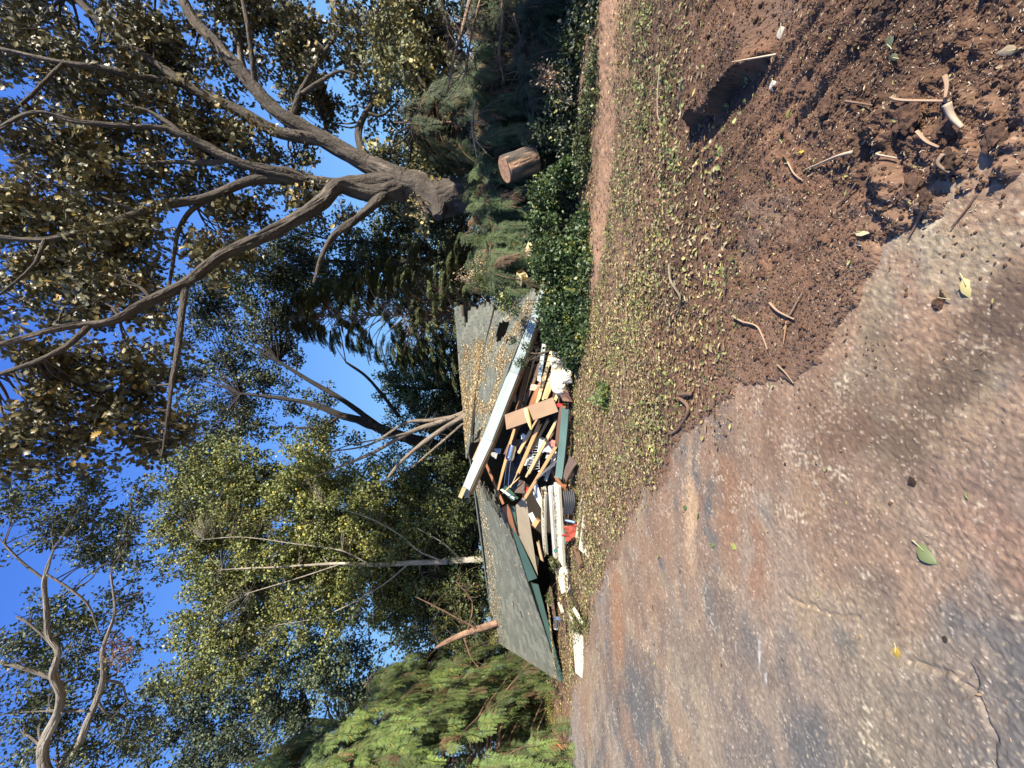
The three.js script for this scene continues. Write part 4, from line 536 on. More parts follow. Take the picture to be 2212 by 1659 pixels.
// ---------- trees behind the shed ----------
tree('birch_tree', 'leafy green tree with a slim white trunk behind the shed', 'tree', P(1100, 1208, 16.6).setY(.3), {
  bark: paleBark, geos: OVC, col: [.175, .20, .062], gap: .42, gapf: .8, yellow: .10, reach: 7, scale: 1.0, back: 1.9, more: 2.1, lift: .3, bark2: bark([.25, .215, .17]),
  limbs: [L([[1120, 1207, 16.6, 13], [1035, 1208, 16.6, 13], [960, 1213, 16.6, 12], [880, 1216, 16.5, 10], [800, 1220, 16.4, 8], [740, 1217, 16.3, 6], [600, 1225, 16, 4], [480, 1230, 15.8, 2]]), L([[960, 1213, 16.6, 3.6], [905, 1190, 16.3, 3.6], [870, 1160, 16.1, 3.0], [800, 1120, 15.9, 2.4], [700, 1090, 15.6, 1.2]]), L([[885, 1216, 16.5, 3.6], [820, 1268, 16.3, 3.0], [700, 1330, 16, 1.8], [600, 1350, 15.8, 1.2]]), L([[800, 1220, 16.4, 3.0], [740, 1190, 16.2, 3.0], [640, 1175, 15.9, 2.4], [520, 1160, 15.7, 1.8], [440, 1165, 15.6, 1.2]]), L([[740, 1217, 16.3, 3.0], [640, 1250, 16.1, 2.4], [540, 1280, 15.9, 1.8]]), L([[1000, 1213, 16.6, 3.0], [960, 1175, 16.2, 2.4], [900, 1140, 15.8, 1.8]])],
  blobs: [[440, 1040, 16.5, 80, 90, 1.6, 420, .85], [430, 1150, 16, 70, 70, 1.5, 320, .9], [530, 1070, 16, 100, 110, 1.8, 620], [650, 1030, 16, 110, 90, 1.7, 560, 1.15], [560, 1200, 15.8, 130, 100, 1.9, 820], [680, 1150, 15.6, 120, 100, 1.8, 760], [700, 1270, 15.6, 130, 100, 1.8, 760], [500, 1290, 16, 100, 80, 1.6, 420], [560, 1370, 16, 110, 80, 1.6, 420], [800, 1080, 15.6, 110, 90, 1.6, 520], [830, 1180, 15.5, 110, 90, 1.6, 520], [820, 1270, 15.8, 110, 80, 1.6, 460], [930, 1130, 15.8, 90, 80, 1.4, 380, .9], [940, 1230, 15.8, 90, 80, 1.4, 330, .8], [450, 1420, 16.5, 80, 60, 1.5, 200]],
});
tree('leaning_tree', 'dark forked tree leaning across the patch of sky behind the shed', 'tree', P(1090, 990, 20).setY(.8), {
  bark: darkBark, geos: OVC, col: [.065, .082, .036], gap: .45, gapf: .6, yellow: .04, reach: 8, scale: 1.15, back: .8, more: 1.25,
  limbs: [L([[1100, 1000, 20, 36], [1007, 983, 20, 33], [960, 972, 20, 30], [891, 949, 19.9, 25], [834, 931, 19.8, 20], [776, 908, 19.7, 17], [736, 897, 19.6, 14], [678, 874, 19.5, 11], [603, 860, 19.4, 8], [520, 850, 19.3, 5]]), L([[830, 930, 19.8, 14], [816, 920, 19.8, 13], [747, 868, 19.6, 11], [678, 828, 19.5, 9], [603, 782, 19.4, 6]]), L([[862, 900, 19.9, 8], [857, 893, 19.8, 8], [794, 816, 19.7, 6], [747, 782, 19.6, 4]]), L([[1000, 1000, 20, 20], [960, 1010, 19.6, 17], [900, 1015, 19.3, 12], [850, 1045, 19, 8]]), L([[736, 897, 19.6, 8], [700, 920, 19.5, 7], [640, 925, 19.4, 5]])],
  blobs: [[460, 700, 20, 90, 110, 2, 480], [580, 680, 20, 110, 110, 2, 560], [480, 830, 20, 100, 90, 2, 420, 1.1], [430, 930, 19.6, 70, 70, 1.6, 220, 1.4], [560, 900, 19.6, 70, 60, 1.5, 150], [620, 800, 19.6, 60, 60, 1.4, 140], [700, 880, 19.6, 30, 50, 1, 50], [700, 950, 19.4, 60, 40, 1.2, 110, 1.4], [400, 780, 20, 50, 60, 1.3, 120], [660, 620, 20, 90, 70, 1.6, 260]],
});
tree('shade_tree', 'dense dark tree filling the gap between the oak and the wispy pine', 'tree', v3(5.6, .8, -20.5), {
  bark: darkBark, geos: OVC, more: 1.3, col: [.085, .105, .038], gap: .40, gapf: .6, yellow: .10, reach: 8, scale: 1.15,
  limbs: [L([[1060, 570, 20, 22], [980, 560, 20, 20], [930, 545, 20, 16], [885, 535, 20, 12], [820, 525, 20, 8], [720, 520, 20, 5]]), L([[985, 600, 19, 16], [960, 580, 19, 14], [920, 560, 19, 11], [830, 572, 19, 9], [760, 566, 19, 6], [680, 560, 19, 4]])],
  blobs: [[640, 560, 20, 110, 80, 1.8, 440], [760, 560, 20, 110, 100, 1.8, 560], [880, 560, 20, 110, 100, 1.8, 620], [960, 500, 20, 80, 80, 1.6, 380], [990, 600, 19.5, 60, 80, 1.5, 330], [880, 470, 20.5, 80, 50, 1.5, 260], [560, 560, 20, 70, 70, 1.5, 200]],
});
tree('round_bush_tree', 'rounded yellow green tree low in the patch of sky, behind the dead limbs', 'tree', v3(-1, .8, -21.5), {
  bark: darkBark, geos: OVC, more: 1.3, col: [.12, .16, .055], gap: .38, gapf: .8, yellow: .08, reach: 5,
  limbs: [L([[1080, 830, 21, 14], [980, 835, 21, 12], [900, 840, 21, 7]])],
  blobs: [[890, 835, 21, 70, 60, 1.6, 420], [960, 820, 21, 60, 90, 1.6, 480, .7], [970, 900, 20.5, 60, 70, 1.5, 420, .55], [900, 900, 21, 60, 50, 1.5, 160], [1000, 960, 20.5, 50, 60, 1.5, 320, .5], [860, 800, 21, 30, 30, .8, 60]],
});
tree('thicket_tree', 'shadowy leafy thicket directly above the low shingle slope', 'tree', v3(-6.3, .6, -18.5), {
  bark: darkBark, geos: LAC, more: 1.3, col: [.11, .145, .05], gap: .38, gapf: .8, yellow: .06, reach: 5,
  limbs: [L([[1060, 1130, 18, 12], [980, 1120, 18, 9], [880, 1100, 18, 6]])],
  blobs: [[960, 1060, 17.6, 70, 60, 1.4, 380, .85], [1000, 1130, 17.5, 50, 80, 1.3, 360, .7], [1010, 1240, 17.4, 50, 80, 1.3, 360, .8], [930, 1310, 17.5, 80, 70, 1.5, 400, .9], [1010, 1330, 17.4, 50, 60, 1.2, 260, .7], [890, 1000, 18.5, 60, 50, 1.2, 160, .8], [930, 1060, 21, 100, 130, 1.6, 600, .6], [930, 1250, 21, 120, 140, 1.6, 700, .6]],
});
tree('corner_tree', 'dark blue green tree against the sky above the bright cedar', 'tree', v3(-17.5, .8, -20.5), {
  bark: darkBark, geos: OVC, more: 1.2, col: [.075, .10, .055], gap: .43, gapf: .7, yellow: .03, reach: 8, scale: 1.15,
  limbs: [L([[1060, 1600, 20, 20], [900, 1590, 20, 16], [700, 1560, 20, 11], [560, 1540, 20, 7], [430, 1530, 20, 4]]), L([[640, 1545, 20, 8], [590, 1500, 20, 6], [520, 1470, 20, 4]]), L([[720, 1565, 20, 8], [620, 1610, 20, 6], [520, 1640, 20, 4]])],
  blobs: [[420, 1500, 20, 80, 60, 1.6, 280], [380, 1600, 20, 70, 70, 1.6, 280], [500, 1540, 20, 100, 90, 1.8, 480], [560, 1450, 19.5, 90, 60, 1.6, 330, 1.3], [640, 1520, 20, 90, 80, 1.6, 400], [700, 1420, 19, 90, 70, 1.6, 400, 1.4], [460, 1640, 20, 90, 60, 1.6, 300], [600, 1640, 20, 100, 60, 1.6, 260], [760, 1500, 19.5, 100, 90, 1.6, 420]],
});
tree('crooked_tree', 'dark crooked limbed tree between the oak trunk and the dead brush', 'tree', v3(8.4, .6, -13.2), {
  bark: darkBark, geos: OAKC, more: 1.2, back: .4, col: [.15, .155, .075], gap: .43, gapf: .8, yellow: .15, reach: 5, scale: .85,
  limbs: [L([[1120, 372, 13.2, 30], [1030, 366, 13.2, 27], [1004, 347, 13.2, 26], [971, 334, 13.2, 22], [941, 312, 13.2, 20], [912, 292, 13.2, 17], [901, 274, 13.2, 15], [910, 240, 13.2, 12], [925, 205, 13.2, 9], [900, 160, 13.2, 6]]), L([[1060, 190, 14, 20], [985, 142, 14, 18], [970, 78, 14, 16], [950, 0, 14, 14], [930, -80, 14, 10]])],
  blobs: [[900, 60, 13.4, 70, 90, 1.3, 300], [860, 130, 13.8, 50, 80, 1.2, 200], [900, 200, 13.5, 70, 70, 1.2, 260, 1.4], [940, 260, 13.6, 60, 60, 1.1, 210, 1.2], [980, 210, 13.8, 50, 80, 1.2, 240], [850, 330, 14.6, 40, 40, .9, 80, 1.5], [960, 370, 14.3, 50, 40, .9, 120, 1.2], [990, 310, 14, 50, 60, 1, 180], [900, 340, 14.6, 60, 40, .9, 120], [930, 130, 14.5, 90, 90, 1.4, 330, .8], [870, -20, 13.8, 60, 50, 1.2, 120]],
});
// far trees that close the wood
{
  const far = [[-24, 27, 11, .9, 'far tree closing the wood beyond the corner of the drive'], [-15, 29, 9, .8, 'far tree low behind the white barked tree'], [-8, 30, 7, .8, 'far tree glimpsed under the dead limbs'], [0, 31, 5.5, .8, 'far tree below the patch of sky'], [7, 30, 8, .7, 'far tree behind the shade tree next to the oak'], [14, 28, 8, .7, 'far tree behind the crooked limbed tree'], [20, 24, 10, .6, 'far tree behind the dark hanging conifer']];
  for (const [x, D, h, k, label] of far) { const b = v3(x, hillY(x, D) - .1, -D), t = thing('far_tree', label, 'tree', b, 'far trees at the back of the wood'); const mb = new MB(); tube(mb, [{ p: b, r: .22 }, { p: b.clone().add(v3(.2, h * .5, 0)), r: .15 }, { p: b.clone().add(v3(0, h * .9, .2)), r: .04 }], { rad: 8, bark: .02 }); part('trunk', mb.geo(), darkBark, t);
    const l = [[], []]; for (let i = 0; i < 1300; i++) { const u = uv3().multiplyScalar(Math.pow(rnd(), .4)), p = v3(b.x + u.x * 4.6, b.y + h * .48 + u.y * h * .52, b.z + u.z * 3), v = rr(.6, 1.3) * k; if (fbm(p.x * .5, p.y * .5, p.z * .5, 3) < .4) continue; l[i & 1].push({ m: spin(p, rr(1.4, 2.2)), c: [.055 * v, .075 * v, .028 * v] }); } l.forEach((q, i) => inst('crown', OVC[i], mBroad, q, t)); }
}
// ---------- conifers ----------
function conifer(name, label, base, o) {
  const t = thing(name, label, 'conifer', base, o.group), H = o.h, list = [[], []], br = new MB(), mb = new MB(), top = base.clone().add(o.lean || v3(0, 0, 0)).add(v3(0, H, 0));
  tube(mb, [{ p: base.clone().add(v3(0, -.3, 0)), r: o.tr || .16 }, { p: base.clone().lerp(top, .5), r: (o.tr || .16) * .6 }, { p: top, r: .015 }], { rad: 12, bark: .015, seg: 8 }); part('trunk', mb.geo(), o.bark || brownBark, t);
  for (let i = 0; i < o.n; i++) {
    const f = Math.pow(rnd(), o.even || .85), y0 = lerp(o.y0 || .03, .98, f), p0 = base.clone().lerp(top, y0), az = o.az ? lerp(o.az[0], o.az[1], rnd()) : rr(0, 6.283), R = o.R * Math.pow(1 - y0, .75) * rr(.65, 1.1) + .25, up = o.up ?? .25, hang = o.hang ?? .55;
    const dir = v3(Math.cos(az), 0, Math.sin(az)), q = s => p0.clone().addScaledVector(dir, R * s).add(v3(0, R * (up * s * 1.6 - (up + hang) * s * s), 0)), side = v3(-dir.z, 0, dir.x);
    tube(br, [{ p: p0, r: .012 + R * .007 }, { p: q(.33), r: .010 + R * .004 }, { p: q(.66), r: .008 }, { p: q(1), r: .004 }], { rad: 5, seg: 2, vary: .4 });
    const ns = Math.max(4, Math.round(R * (o.dens || 9))), tone = o.contrast ? rr(.45, 1.35) : rr(.7, 1.25);
    for (let k = 0; k < ns; k++) {
      const s = Math.pow(rr(o.bare || .18, 1), .7), p = q(s).addScaledVector(side, gs() * .18 * R * s), tan = q(Math.min(1, s + .05)).sub(q(s - .05)).normalize(), d = tan.addScaledVector(side, gs() * .8).add(v3(0, -rr(.1, .9) * (o.droop ?? 1), 0)).normalize();
      const z = v3(0, 1, 0).addScaledVector(d, -d.y).addScaledVector(side, gs() * .5).normalize(), x = v3().crossVectors(d, z).normalize(), sc = rr(.38, .75) * (o.sc || 1), z2 = v3().crossVectors(x, d);
      const v = tone * rr(.8, 1.2), bw = rnd() < (o.brown || 0), c = bw ? [.17 * v, .105 * v, .05 * v] : [o.col[0] * v * (.85 + .4 * s), o.col[1] * v * (.85 + .3 * s), o.col[2] * v];
      list[k & 1].push({ m: new THREE.Matrix4().makeBasis(x.multiplyScalar(sc), d.multiplyScalar(sc), z2.multiplyScalar(sc)).setPosition(p), c });
    }
  }
  tag(part('branches', br.geo(), o.bark || brownBark, t), null, null, null, 'stuff'); list.forEach((l, i) => inst('foliage', (o.geos || FR)[i], mNeedle, l, t)); return t;
}
conifer('cedar_tree', 'tall bright green cedar with drooping fringed boughs at the edge of the drive', P(1200, 1690, 13.2).setY(0), { h: 10.6, R: 5.6, n: 230, col: [.10, .155, .045], dens: 9, sc: .8, brown: .09, up: .2, hang: .85, contrast: 1, tr: .2, even: .8 });
conifer('cedar_tree', 'smaller green cedar beside the low gable end of the shed', P(1190, 1455, 17).setY(.1), { h: 7.4, R: 3.3, n: 190, sc: .85, contrast: 1, col: [.085, .13, .040], dens: 8, brown: .08, up: .15, hang: .8, tr: .1, lean: v3(-.4, 0, 0) });
conifer('pine_tree', 'wispy half bare pine with a thin pale trunk above the raised roof slope', P(1080, 678, 16.8).setY(.6), { h: 9.9, R: 3.0, n: 330, y0: .10, col: [.095, .125, .05], dens: 13, brown: .04, up: .6, hang: -.05, droop: .25, geos: FRT, tr: .05, bark: bark([.34, .24, .17]), lean: v3(-.1, 0, 0), sc: .62, bare: .4 });
conifer('hanging_conifer', 'tall dark conifer added outside the view to shade the hanging boughs', v3(9.6, .2, -6.2), { h: 7.5, R: 2.9, n: 190, col: [.040, .060, .026], dens: 8, brown: .12, up: .1, hang: .85, tr: .24 });  // unseen tree, added beyond the frame to keep the sun off the dark boughs
conifer('hanging_conifer', 'dark ragged conifer behind the browned felled cedar', v3(7.6, .2, -12.4), { h: 4.8, R: 3.2, n: 90, even: .6, col: [.05, .075, .03], dens: 9, brown: .2, up: .3, hang: .6, tr: .1, contrast: 1 });
function drapedCedar(label, A, B, o) {                          // lying conifer top with boughs draped over it
  const t = thing('felled_cedar', label, 'felled conifer', A.clone().lerp(B, .5)), br = new MB(), list = [[], []], mb = new MB();
  tube(mb, [{ p: A, r: .06 }, { p: A.clone().lerp(B, .4), r: .13 }, { p: B, r: .18 }], { rad: 12, bark: .02 }); part('trunk', mb.geo(), brownBark, t);
  for (let i = 0; i < o.n; i++) {
    const s = rnd(), p0 = A.clone().lerp(B, s).add(v3(gs() * .25, rr(-.5, .45) * o.tall, rr(-.4, .5))), len = rr(.6, 1.7) * (.7 + .5 * noise(s * 9, i)), dir = v3(gs() * .9 - .25, rr(.1, 1) * o.tall, rr(-.2, 1.2)).normalize();
    const q = u => p0.clone().addScaledVector(dir, len * u).add(v3(0, -len * 1.25 * u * u, 0)); tube(br, [{ p: p0, r: .018 }, { p: q(.5), r: .011 }, { p: q(1), r: .004 }], { rad: 5, seg: 3 });
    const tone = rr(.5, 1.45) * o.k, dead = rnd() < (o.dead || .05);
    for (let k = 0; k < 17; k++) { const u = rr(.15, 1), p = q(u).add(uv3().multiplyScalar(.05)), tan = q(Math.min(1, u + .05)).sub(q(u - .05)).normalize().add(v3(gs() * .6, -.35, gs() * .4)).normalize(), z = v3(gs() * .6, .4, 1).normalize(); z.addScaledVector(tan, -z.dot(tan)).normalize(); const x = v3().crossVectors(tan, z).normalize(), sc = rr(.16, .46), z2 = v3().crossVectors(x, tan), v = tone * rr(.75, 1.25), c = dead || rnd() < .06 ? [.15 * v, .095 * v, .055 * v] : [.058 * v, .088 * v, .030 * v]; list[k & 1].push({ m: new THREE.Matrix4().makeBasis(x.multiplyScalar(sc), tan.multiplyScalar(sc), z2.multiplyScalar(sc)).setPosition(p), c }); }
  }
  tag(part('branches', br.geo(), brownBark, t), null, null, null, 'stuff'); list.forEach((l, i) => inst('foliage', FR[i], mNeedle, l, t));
}
drapedCedar('felled cedar draped in drooping dark green fronds, between the felled log and the torn roof', P(1095, 610, 11.3), P(1085, 330, 11.4), { n: 150, k: 1, tall: 1 });
drapedCedar('felled cedar heaped highest, hiding the foot of the oak trunk', P(1058, 600, 12.8), P(1050, 250, 12.9), { n: 130, k: 1.1, tall: 1.15 });
drapedCedar('felled cedar with browned twigs lying past the log toward the picture edge', P(1085, 330, 10.9), P(1060, -60, 10.6), { n: 190, k: .9, tall: 1.25, dead: .22 });
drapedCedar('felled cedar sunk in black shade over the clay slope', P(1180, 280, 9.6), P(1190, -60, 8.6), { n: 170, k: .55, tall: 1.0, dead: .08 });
// ---------- bare limbs and dead wood ----------
function deadWood(name, label, cat, mat, limbs, nt = 0, tw = .5, col) {
  const t = thing(name, label, cat, limbs[0][0].p.clone()); limbs.forEach((l, i) => part(i ? 'branch' : 'stem', tube(new MB(), l, { rad: l[0].r > .04 ? 12 : 7, seg: 5, bark: Math.min(.012, l[0].r * .12), lump: .12 }).geo(), mat, t));
  if (nt) { const mb = new MB(), cs = limbs.map(l => new THREE.CatmullRomCurve3(l.map(a => a.p), false, 'centripetal')); for (let i = 0; i < nt; i++) { const c = pick(cs), a = c.getPoint(rr(.15, 1)), d = uv3().add(v3(0, -.2, 0)).normalize(), b = a.clone().addScaledVector(d, tw * rr(.4, 1.2)); tube(mb, [{ p: a, r: .009 }, { p: a.clone().lerp(b, .5).add(uv3().multiplyScalar(tw * .14)), r: .006 }, { p: b, r: .003 }], { rad: 4, seg: 3 }); } tag(part('twigs', mb.geo(), mat, t), null, null, null, 'stuff'); }
  return t;
}
deadWood('dead_limbs', 'long broken pale brown limbs rising from behind the roof split', 'broken limb', deadBark, [L([[1020, 880, 15.2, 12.0], [1001, 893, 15.2, 11.2], [949, 912, 15.1, 10.5], [891, 931, 15, 9.0], [805, 978, 14.8, 6.8], [730, 1010, 14.6, 4.5], [655, 1040, 14.5, 2.2]]), L([[1010, 896, 14.9, 11.2], [949, 931, 14.8, 9.8], [863, 1001, 14.7, 7.5], [825, 1050, 14.6, 3.8]]), L([[985, 900, 15.1, 9.0], [930, 908, 15.3, 8.2], [880, 912, 15.3, 6.8], [800, 960, 15.3, 4.5], [720, 975, 15.2, 2.2]]), L([[900, 930, 15, 5.2], [840, 945, 14.8, 3.8], [760, 960, 14.7, 3.0], [690, 985, 14.6, 1.5]]), L([[1000, 915, 15.3, 6.0], [960, 950, 15.3, 5.2], [890, 1010, 15.4, 3.8]])], 46, .8);
deadWood('snapped_tree', 'reddish brown snapped trunk with dead twigs above the gable end', 'dead tree', brownBark, [L([[1075, 1345, 14.8, 13], [1050, 1353, 14.8, 14], [1005, 1368, 14.7, 13], [962, 1388, 14.6, 10], [940, 1400, 14.6, 3]]), L([[1010, 1365, 14.7, 4], [1020, 1300, 14.6, 3], [985, 1255, 14.5, 2]]), L([[1000, 1370, 14.7, 4], [1018, 1420, 14.5, 3], [1040, 1450, 14.4, 2]]), L([[1030, 1358, 14.7, 4], [960, 1320, 14.5, 3], [900, 1290, 14.4, 2]])], 60, .9);
deadWood('dead_brush', 'brown dead hanging twigs in front of the dark conifer', 'dead branch', bark([.30, .20, .14]), [L([[1020, -20, 9.6, 9], [1000, 60, 9.7, 8], [985, 110, 9.8, 6], [965, 200, 9.9, 4]]), L([[1085, -10, 9.4, 7], [1085, 60, 9.5, 6], [1078, 110, 9.6, 5], [1090, 180, 9.7, 3]]), L([[1040, -10, 9.5, 6], [1020, 70, 9.6, 5], [1005, 160, 9.7, 3]]), L([[1110, 30, 9.4, 4], [1125, 90, 9.4, 3], [1120, 160, 9.5, 2]])], 190, .75);
deadWood('dead_twig', 'forked bare twig among cedar fronds above the felled log', 'dead branch', bark([.40, .31, .22]), [L([[1028, 215, 10.4, 5], [1020, 270, 10.4, 4], [1030, 340, 10.4, 3]]), L([[1022, 262, 10.4, 3], [1050, 268, 10.3, 3], [1068, 275, 10.3, 2]]), L([[1025, 300, 10.4, 3], [1052, 332, 10.3, 2]])], 22, .35);
deadWood('pine_brush', 'brown tangled dry branches hanging beneath the wispy pine', 'dead branch', bark([.26, .17, .11]), [L([[990, 676, 16.4, 5], [930, 660, 16.3, 4], [880, 630, 16.2, 2]]), L([[980, 690, 16.4, 5], [920, 710, 16.3, 4], [850, 740, 16.2, 2]]), L([[985, 660, 16.2, 4], [940, 620, 16, 3], [900, 600, 15.9, 2]])], 170, 1.0);
// sprays of dead leaves
function deadSpray(label, px, py, D, rp, n, col, sc) { const t = thing('dead_leaf_spray', label, 'dead leaves', P(px, py, D)), l = [], mb = new MB(), c = P(px, py, D), e = P(px + rp * .9, py + rp * .6, D); for (let i = 0; i < n; i++) { const p = P(px + gs() * rp, py + gs() * rp * 1.2, D + gs() * .25), v = rr(.6, 1.3); l.push({ m: spin(p, sc * rr(.7, 1.2)), c: col.map(x => x * v) }); if (i % 3 === 0) tube(mb, [{ p: e, r: .012 }, { p: e.clone().lerp(p, .6).add(uv3().multiplyScalar(.05)), r: .008 }, { p, r: .003 }], { rad: 5, seg: 2 }); } part('stem', mb.geo(), deadBark, t); inst('leaves', LAC[1], mBroad, l, t); }
deadSpray('pale dry leaf spray hanging in the shade of the dark conifer', 1185, 165, 8.0, 42, 34, [.36, .27, .20], .6); deadSpray('grey dry leaf spray below the pale one in deep shade', 1225, 195, 7.9, 40, 28, [.30, .28, .25], .55);
deadSpray('beige dry leaf spray beside the torn top corner of the raised slope', 1010, 596, 12.2, 32, 26, [.46, .38, .28], .55); deadSpray('sparse dry leaves on bare stems over the felled cedar edge', 1035, 570, 11.6, 26, 18, [.40, .33, .25], .45); deadSpray('pale leaf spray low on the oak trunk', 905, 445, 13.6, 24, 16, [.34, .27, .14], .6);
// ---------- the felled log ----------
{
  const t = thing('felled_log', 'sawn off tree trunk tilted upward out of the cedar fronds', 'log', P(1120, 350, 9.4)), A = P(1156, 342, 9.62), B = P(1091, 366, 9.45), mb = new MB(), r = .285;
  tube(mb, [{ p: A, r: r * 1.02 }, { p: A.clone().lerp(B, .5), r }, { p: B, r }], { rad: 40, seg: 10, bark: .03, lump: .08, vary: .5, col: (s, a, c) => { const st = smooth(.55, .62, noise(Math.cos(a) * 3 + 9, Math.sin(a) * 3, s * .8) * .7 + .3 * noise(Math.cos(a) * 11, Math.sin(a) * 11, s * 2)); const b = mix3([.085, .07, .058], [.33, .20, .125], st); return b.map(x => x * c); } });
  part('bark', mb.geo(), S([1, 1, 1], .9, { bumpMap: barkBump, bumpScale: .02 }), t);
  const fb = new MB(), ax = B.clone().sub(A).normalize(), x = v3().crossVectors(ax, v3(0, 0, 1)).normalize(), y = v3().crossVectors(ax, x), K = 26, R = 44;
  for (let k = 0; k <= K; k++) for (let j = 0; j < R; j++) { const a = j / R * 6.283, q = k / K * r * .985, ring = .5 + .5 * Math.sin((k + noise(Math.cos(a) * 2 + 5, Math.sin(a) * 2, 1) * 3) * 2.4), c = mix3([.42, .25, .15], [.30, .16, .09], ring).map(u => u * (.8 + .4 * noise(Math.cos(a) * q * 12 + 9, Math.sin(a) * q * 12, 2))); fb.v(B.clone().addScaledVector(ax, .012 + .012 * noise(q * 30, a * 6, 4)).addScaledVector(x, Math.cos(a) * q).addScaledVector(y, Math.sin(a) * q), c, Math.cos(a) * q, Math.sin(a) * q); }
  for (let k = 0; k < K; k++) for (let j = 0; j < R; j++) { const a = k * R + j, b = k * R + (j + 1) % R; fb.q(a, b, b + R, a + R); } part('cut_face', fb.geo(), S([1, 1, 1], .85), t);
}
// ---------- shrubs, vines, litter ----------
function shrub(label, blobs, col, o = {}) {
  const c0 = P(...blobs[0].slice(0, 3)), base = v3(c0.x, groundY(c0.x, -c0.z), c0.z), t = thing(o.name || 'ivy_shrub', label, o.cat || 'shrub', base), l = [[], []], mb = new MB();
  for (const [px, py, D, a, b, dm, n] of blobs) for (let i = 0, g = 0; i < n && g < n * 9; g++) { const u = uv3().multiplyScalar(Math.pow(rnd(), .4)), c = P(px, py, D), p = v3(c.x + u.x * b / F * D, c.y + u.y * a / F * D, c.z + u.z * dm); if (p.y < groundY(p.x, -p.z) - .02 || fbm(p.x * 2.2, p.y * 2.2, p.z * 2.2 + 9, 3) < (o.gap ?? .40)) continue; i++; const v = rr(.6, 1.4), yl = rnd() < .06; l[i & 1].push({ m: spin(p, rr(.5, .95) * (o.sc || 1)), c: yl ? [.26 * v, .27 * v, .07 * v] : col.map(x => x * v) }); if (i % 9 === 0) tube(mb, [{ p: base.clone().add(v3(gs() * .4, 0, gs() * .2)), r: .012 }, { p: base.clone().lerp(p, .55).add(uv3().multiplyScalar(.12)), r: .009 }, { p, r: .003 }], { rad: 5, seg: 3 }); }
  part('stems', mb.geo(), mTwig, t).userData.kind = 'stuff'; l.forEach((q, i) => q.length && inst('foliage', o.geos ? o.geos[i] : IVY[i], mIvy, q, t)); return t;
}
const IVY = [0, 1].map(() => cluster(18, .085, OVAL, .17, { hang: -.2 })), mIvy = leafMat(.45, .2);
shrub('glossy dark green ivy shrub between the felled log and the torn roof end', [[1215, 450, 9.0, 50, 60, .7, 260], [1200, 560, 9.3, 55, 60, .6, 260], [1240, 520, 8.7, 40, 70, .6, 220], [1180, 480, 9.4, 40, 50, .6, 150], [1235, 400, 8.5, 50, 40, .6, 150], [1170, 420, 9.2, 25, 40, .4, 60], [1272, 480, 8.0, 14, 80, .4, 60], [1280, 560, 7.8, 10, 60, .4, 30]], [.070, .11, .034], { gap: .45 });
shrub('dark leafy shrub standing in front of the torn roof corner', [[1215, 690, 9.1, 45, 70, .6, 250], [1240, 750, 8.9, 35, 50, .5, 160], [1205, 650, 9.3, 40, 40, .5, 130], [1245, 640, 8.9, 30, 60, .5, 110], [1262, 700, 8.2, 16, 70, .5, 60], [1262, 610, 8.2, 18, 40, .4, 40], [1195, 720, 9.2, 25, 40, .4, 60]], [.045, .078, .024]);
shrub('leafy sprig reaching over the torn corner of the lower slope', [[1095, 650, 9.6, 22, 22, .3, 34], [1110, 672, 9.5, 14, 14, .2, 12]], [.085, .125, .04], { name: 'leafy_sprig', cat: 'branch', sc: .62, gap: .2 });
shrub('small leafy sprig hanging across the pale fascia', [[1127, 783, 9.4, 14, 16, .2, 18], [1112, 735, 9.4, 12, 8, .15, 7], [1135, 750, 9.4, 10, 10, .15, 6]], [.05, .085, .03], { name: 'leafy_sprig', cat: 'branch', sc: .55, gap: .2 });
deadWood('bare_branch', 'thin bare branch forking across the pale fascia from the shrub', 'branch', bark([.17, .13, .10]), [L([[1226, 745, 9.2, 7], [1205, 735, 9.2, 6], [1180, 708, 9.3, 5], [1150, 690, 9.3, 4], [1120, 670, 9.4, 3], [1105, 650, 9.5, 2]]), L([[1215, 742, 9.2, 5], [1180, 760, 9.3, 4], [1145, 762, 9.4, 3], [1125, 740, 9.4, 2]]), L([[1185, 758, 9.3, 3], [1150, 775, 9.4, 3], [1130, 785, 9.4, 2]]), L([[1200, 766, 9.2, 3], [1230, 768, 9.1, 3]])], 34, .3);
shrub('sunlit green leafy clump over the felled cedar near the dry leaf spray', [[1060, 600, 11.5, 40, 40, .5, 120], [1090, 560, 11.2, 26, 40, .4, 60], [1075, 640, 11.2, 20, 24, .3, 30]], [.10, .125, .04], { name: 'leafy_clump', cat: 'shrub', sc: .8, geos: LAC });
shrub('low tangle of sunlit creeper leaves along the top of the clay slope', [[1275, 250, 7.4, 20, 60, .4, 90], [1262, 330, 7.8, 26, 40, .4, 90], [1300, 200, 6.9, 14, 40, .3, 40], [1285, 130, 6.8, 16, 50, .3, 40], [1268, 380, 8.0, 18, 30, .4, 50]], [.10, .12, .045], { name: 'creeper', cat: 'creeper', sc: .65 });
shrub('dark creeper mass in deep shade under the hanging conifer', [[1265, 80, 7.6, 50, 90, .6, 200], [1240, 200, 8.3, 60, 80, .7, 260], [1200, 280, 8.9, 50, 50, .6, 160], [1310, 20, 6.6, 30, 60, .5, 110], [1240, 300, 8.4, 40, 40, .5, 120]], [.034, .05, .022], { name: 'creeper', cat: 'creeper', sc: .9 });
shrub('yellow green weeds at the foot of the bright cedar by the road edge', [[1192, 1500, 14, 16, 40, 1.0, 120], [1195, 1570, 14.6, 18, 50, 1.2, 170], [1195, 1650, 15, 18, 60, 1.2, 170]], [.20, .19, .05], { name: 'weeds', cat: 'weeds', sc: .55, gap: .3 });
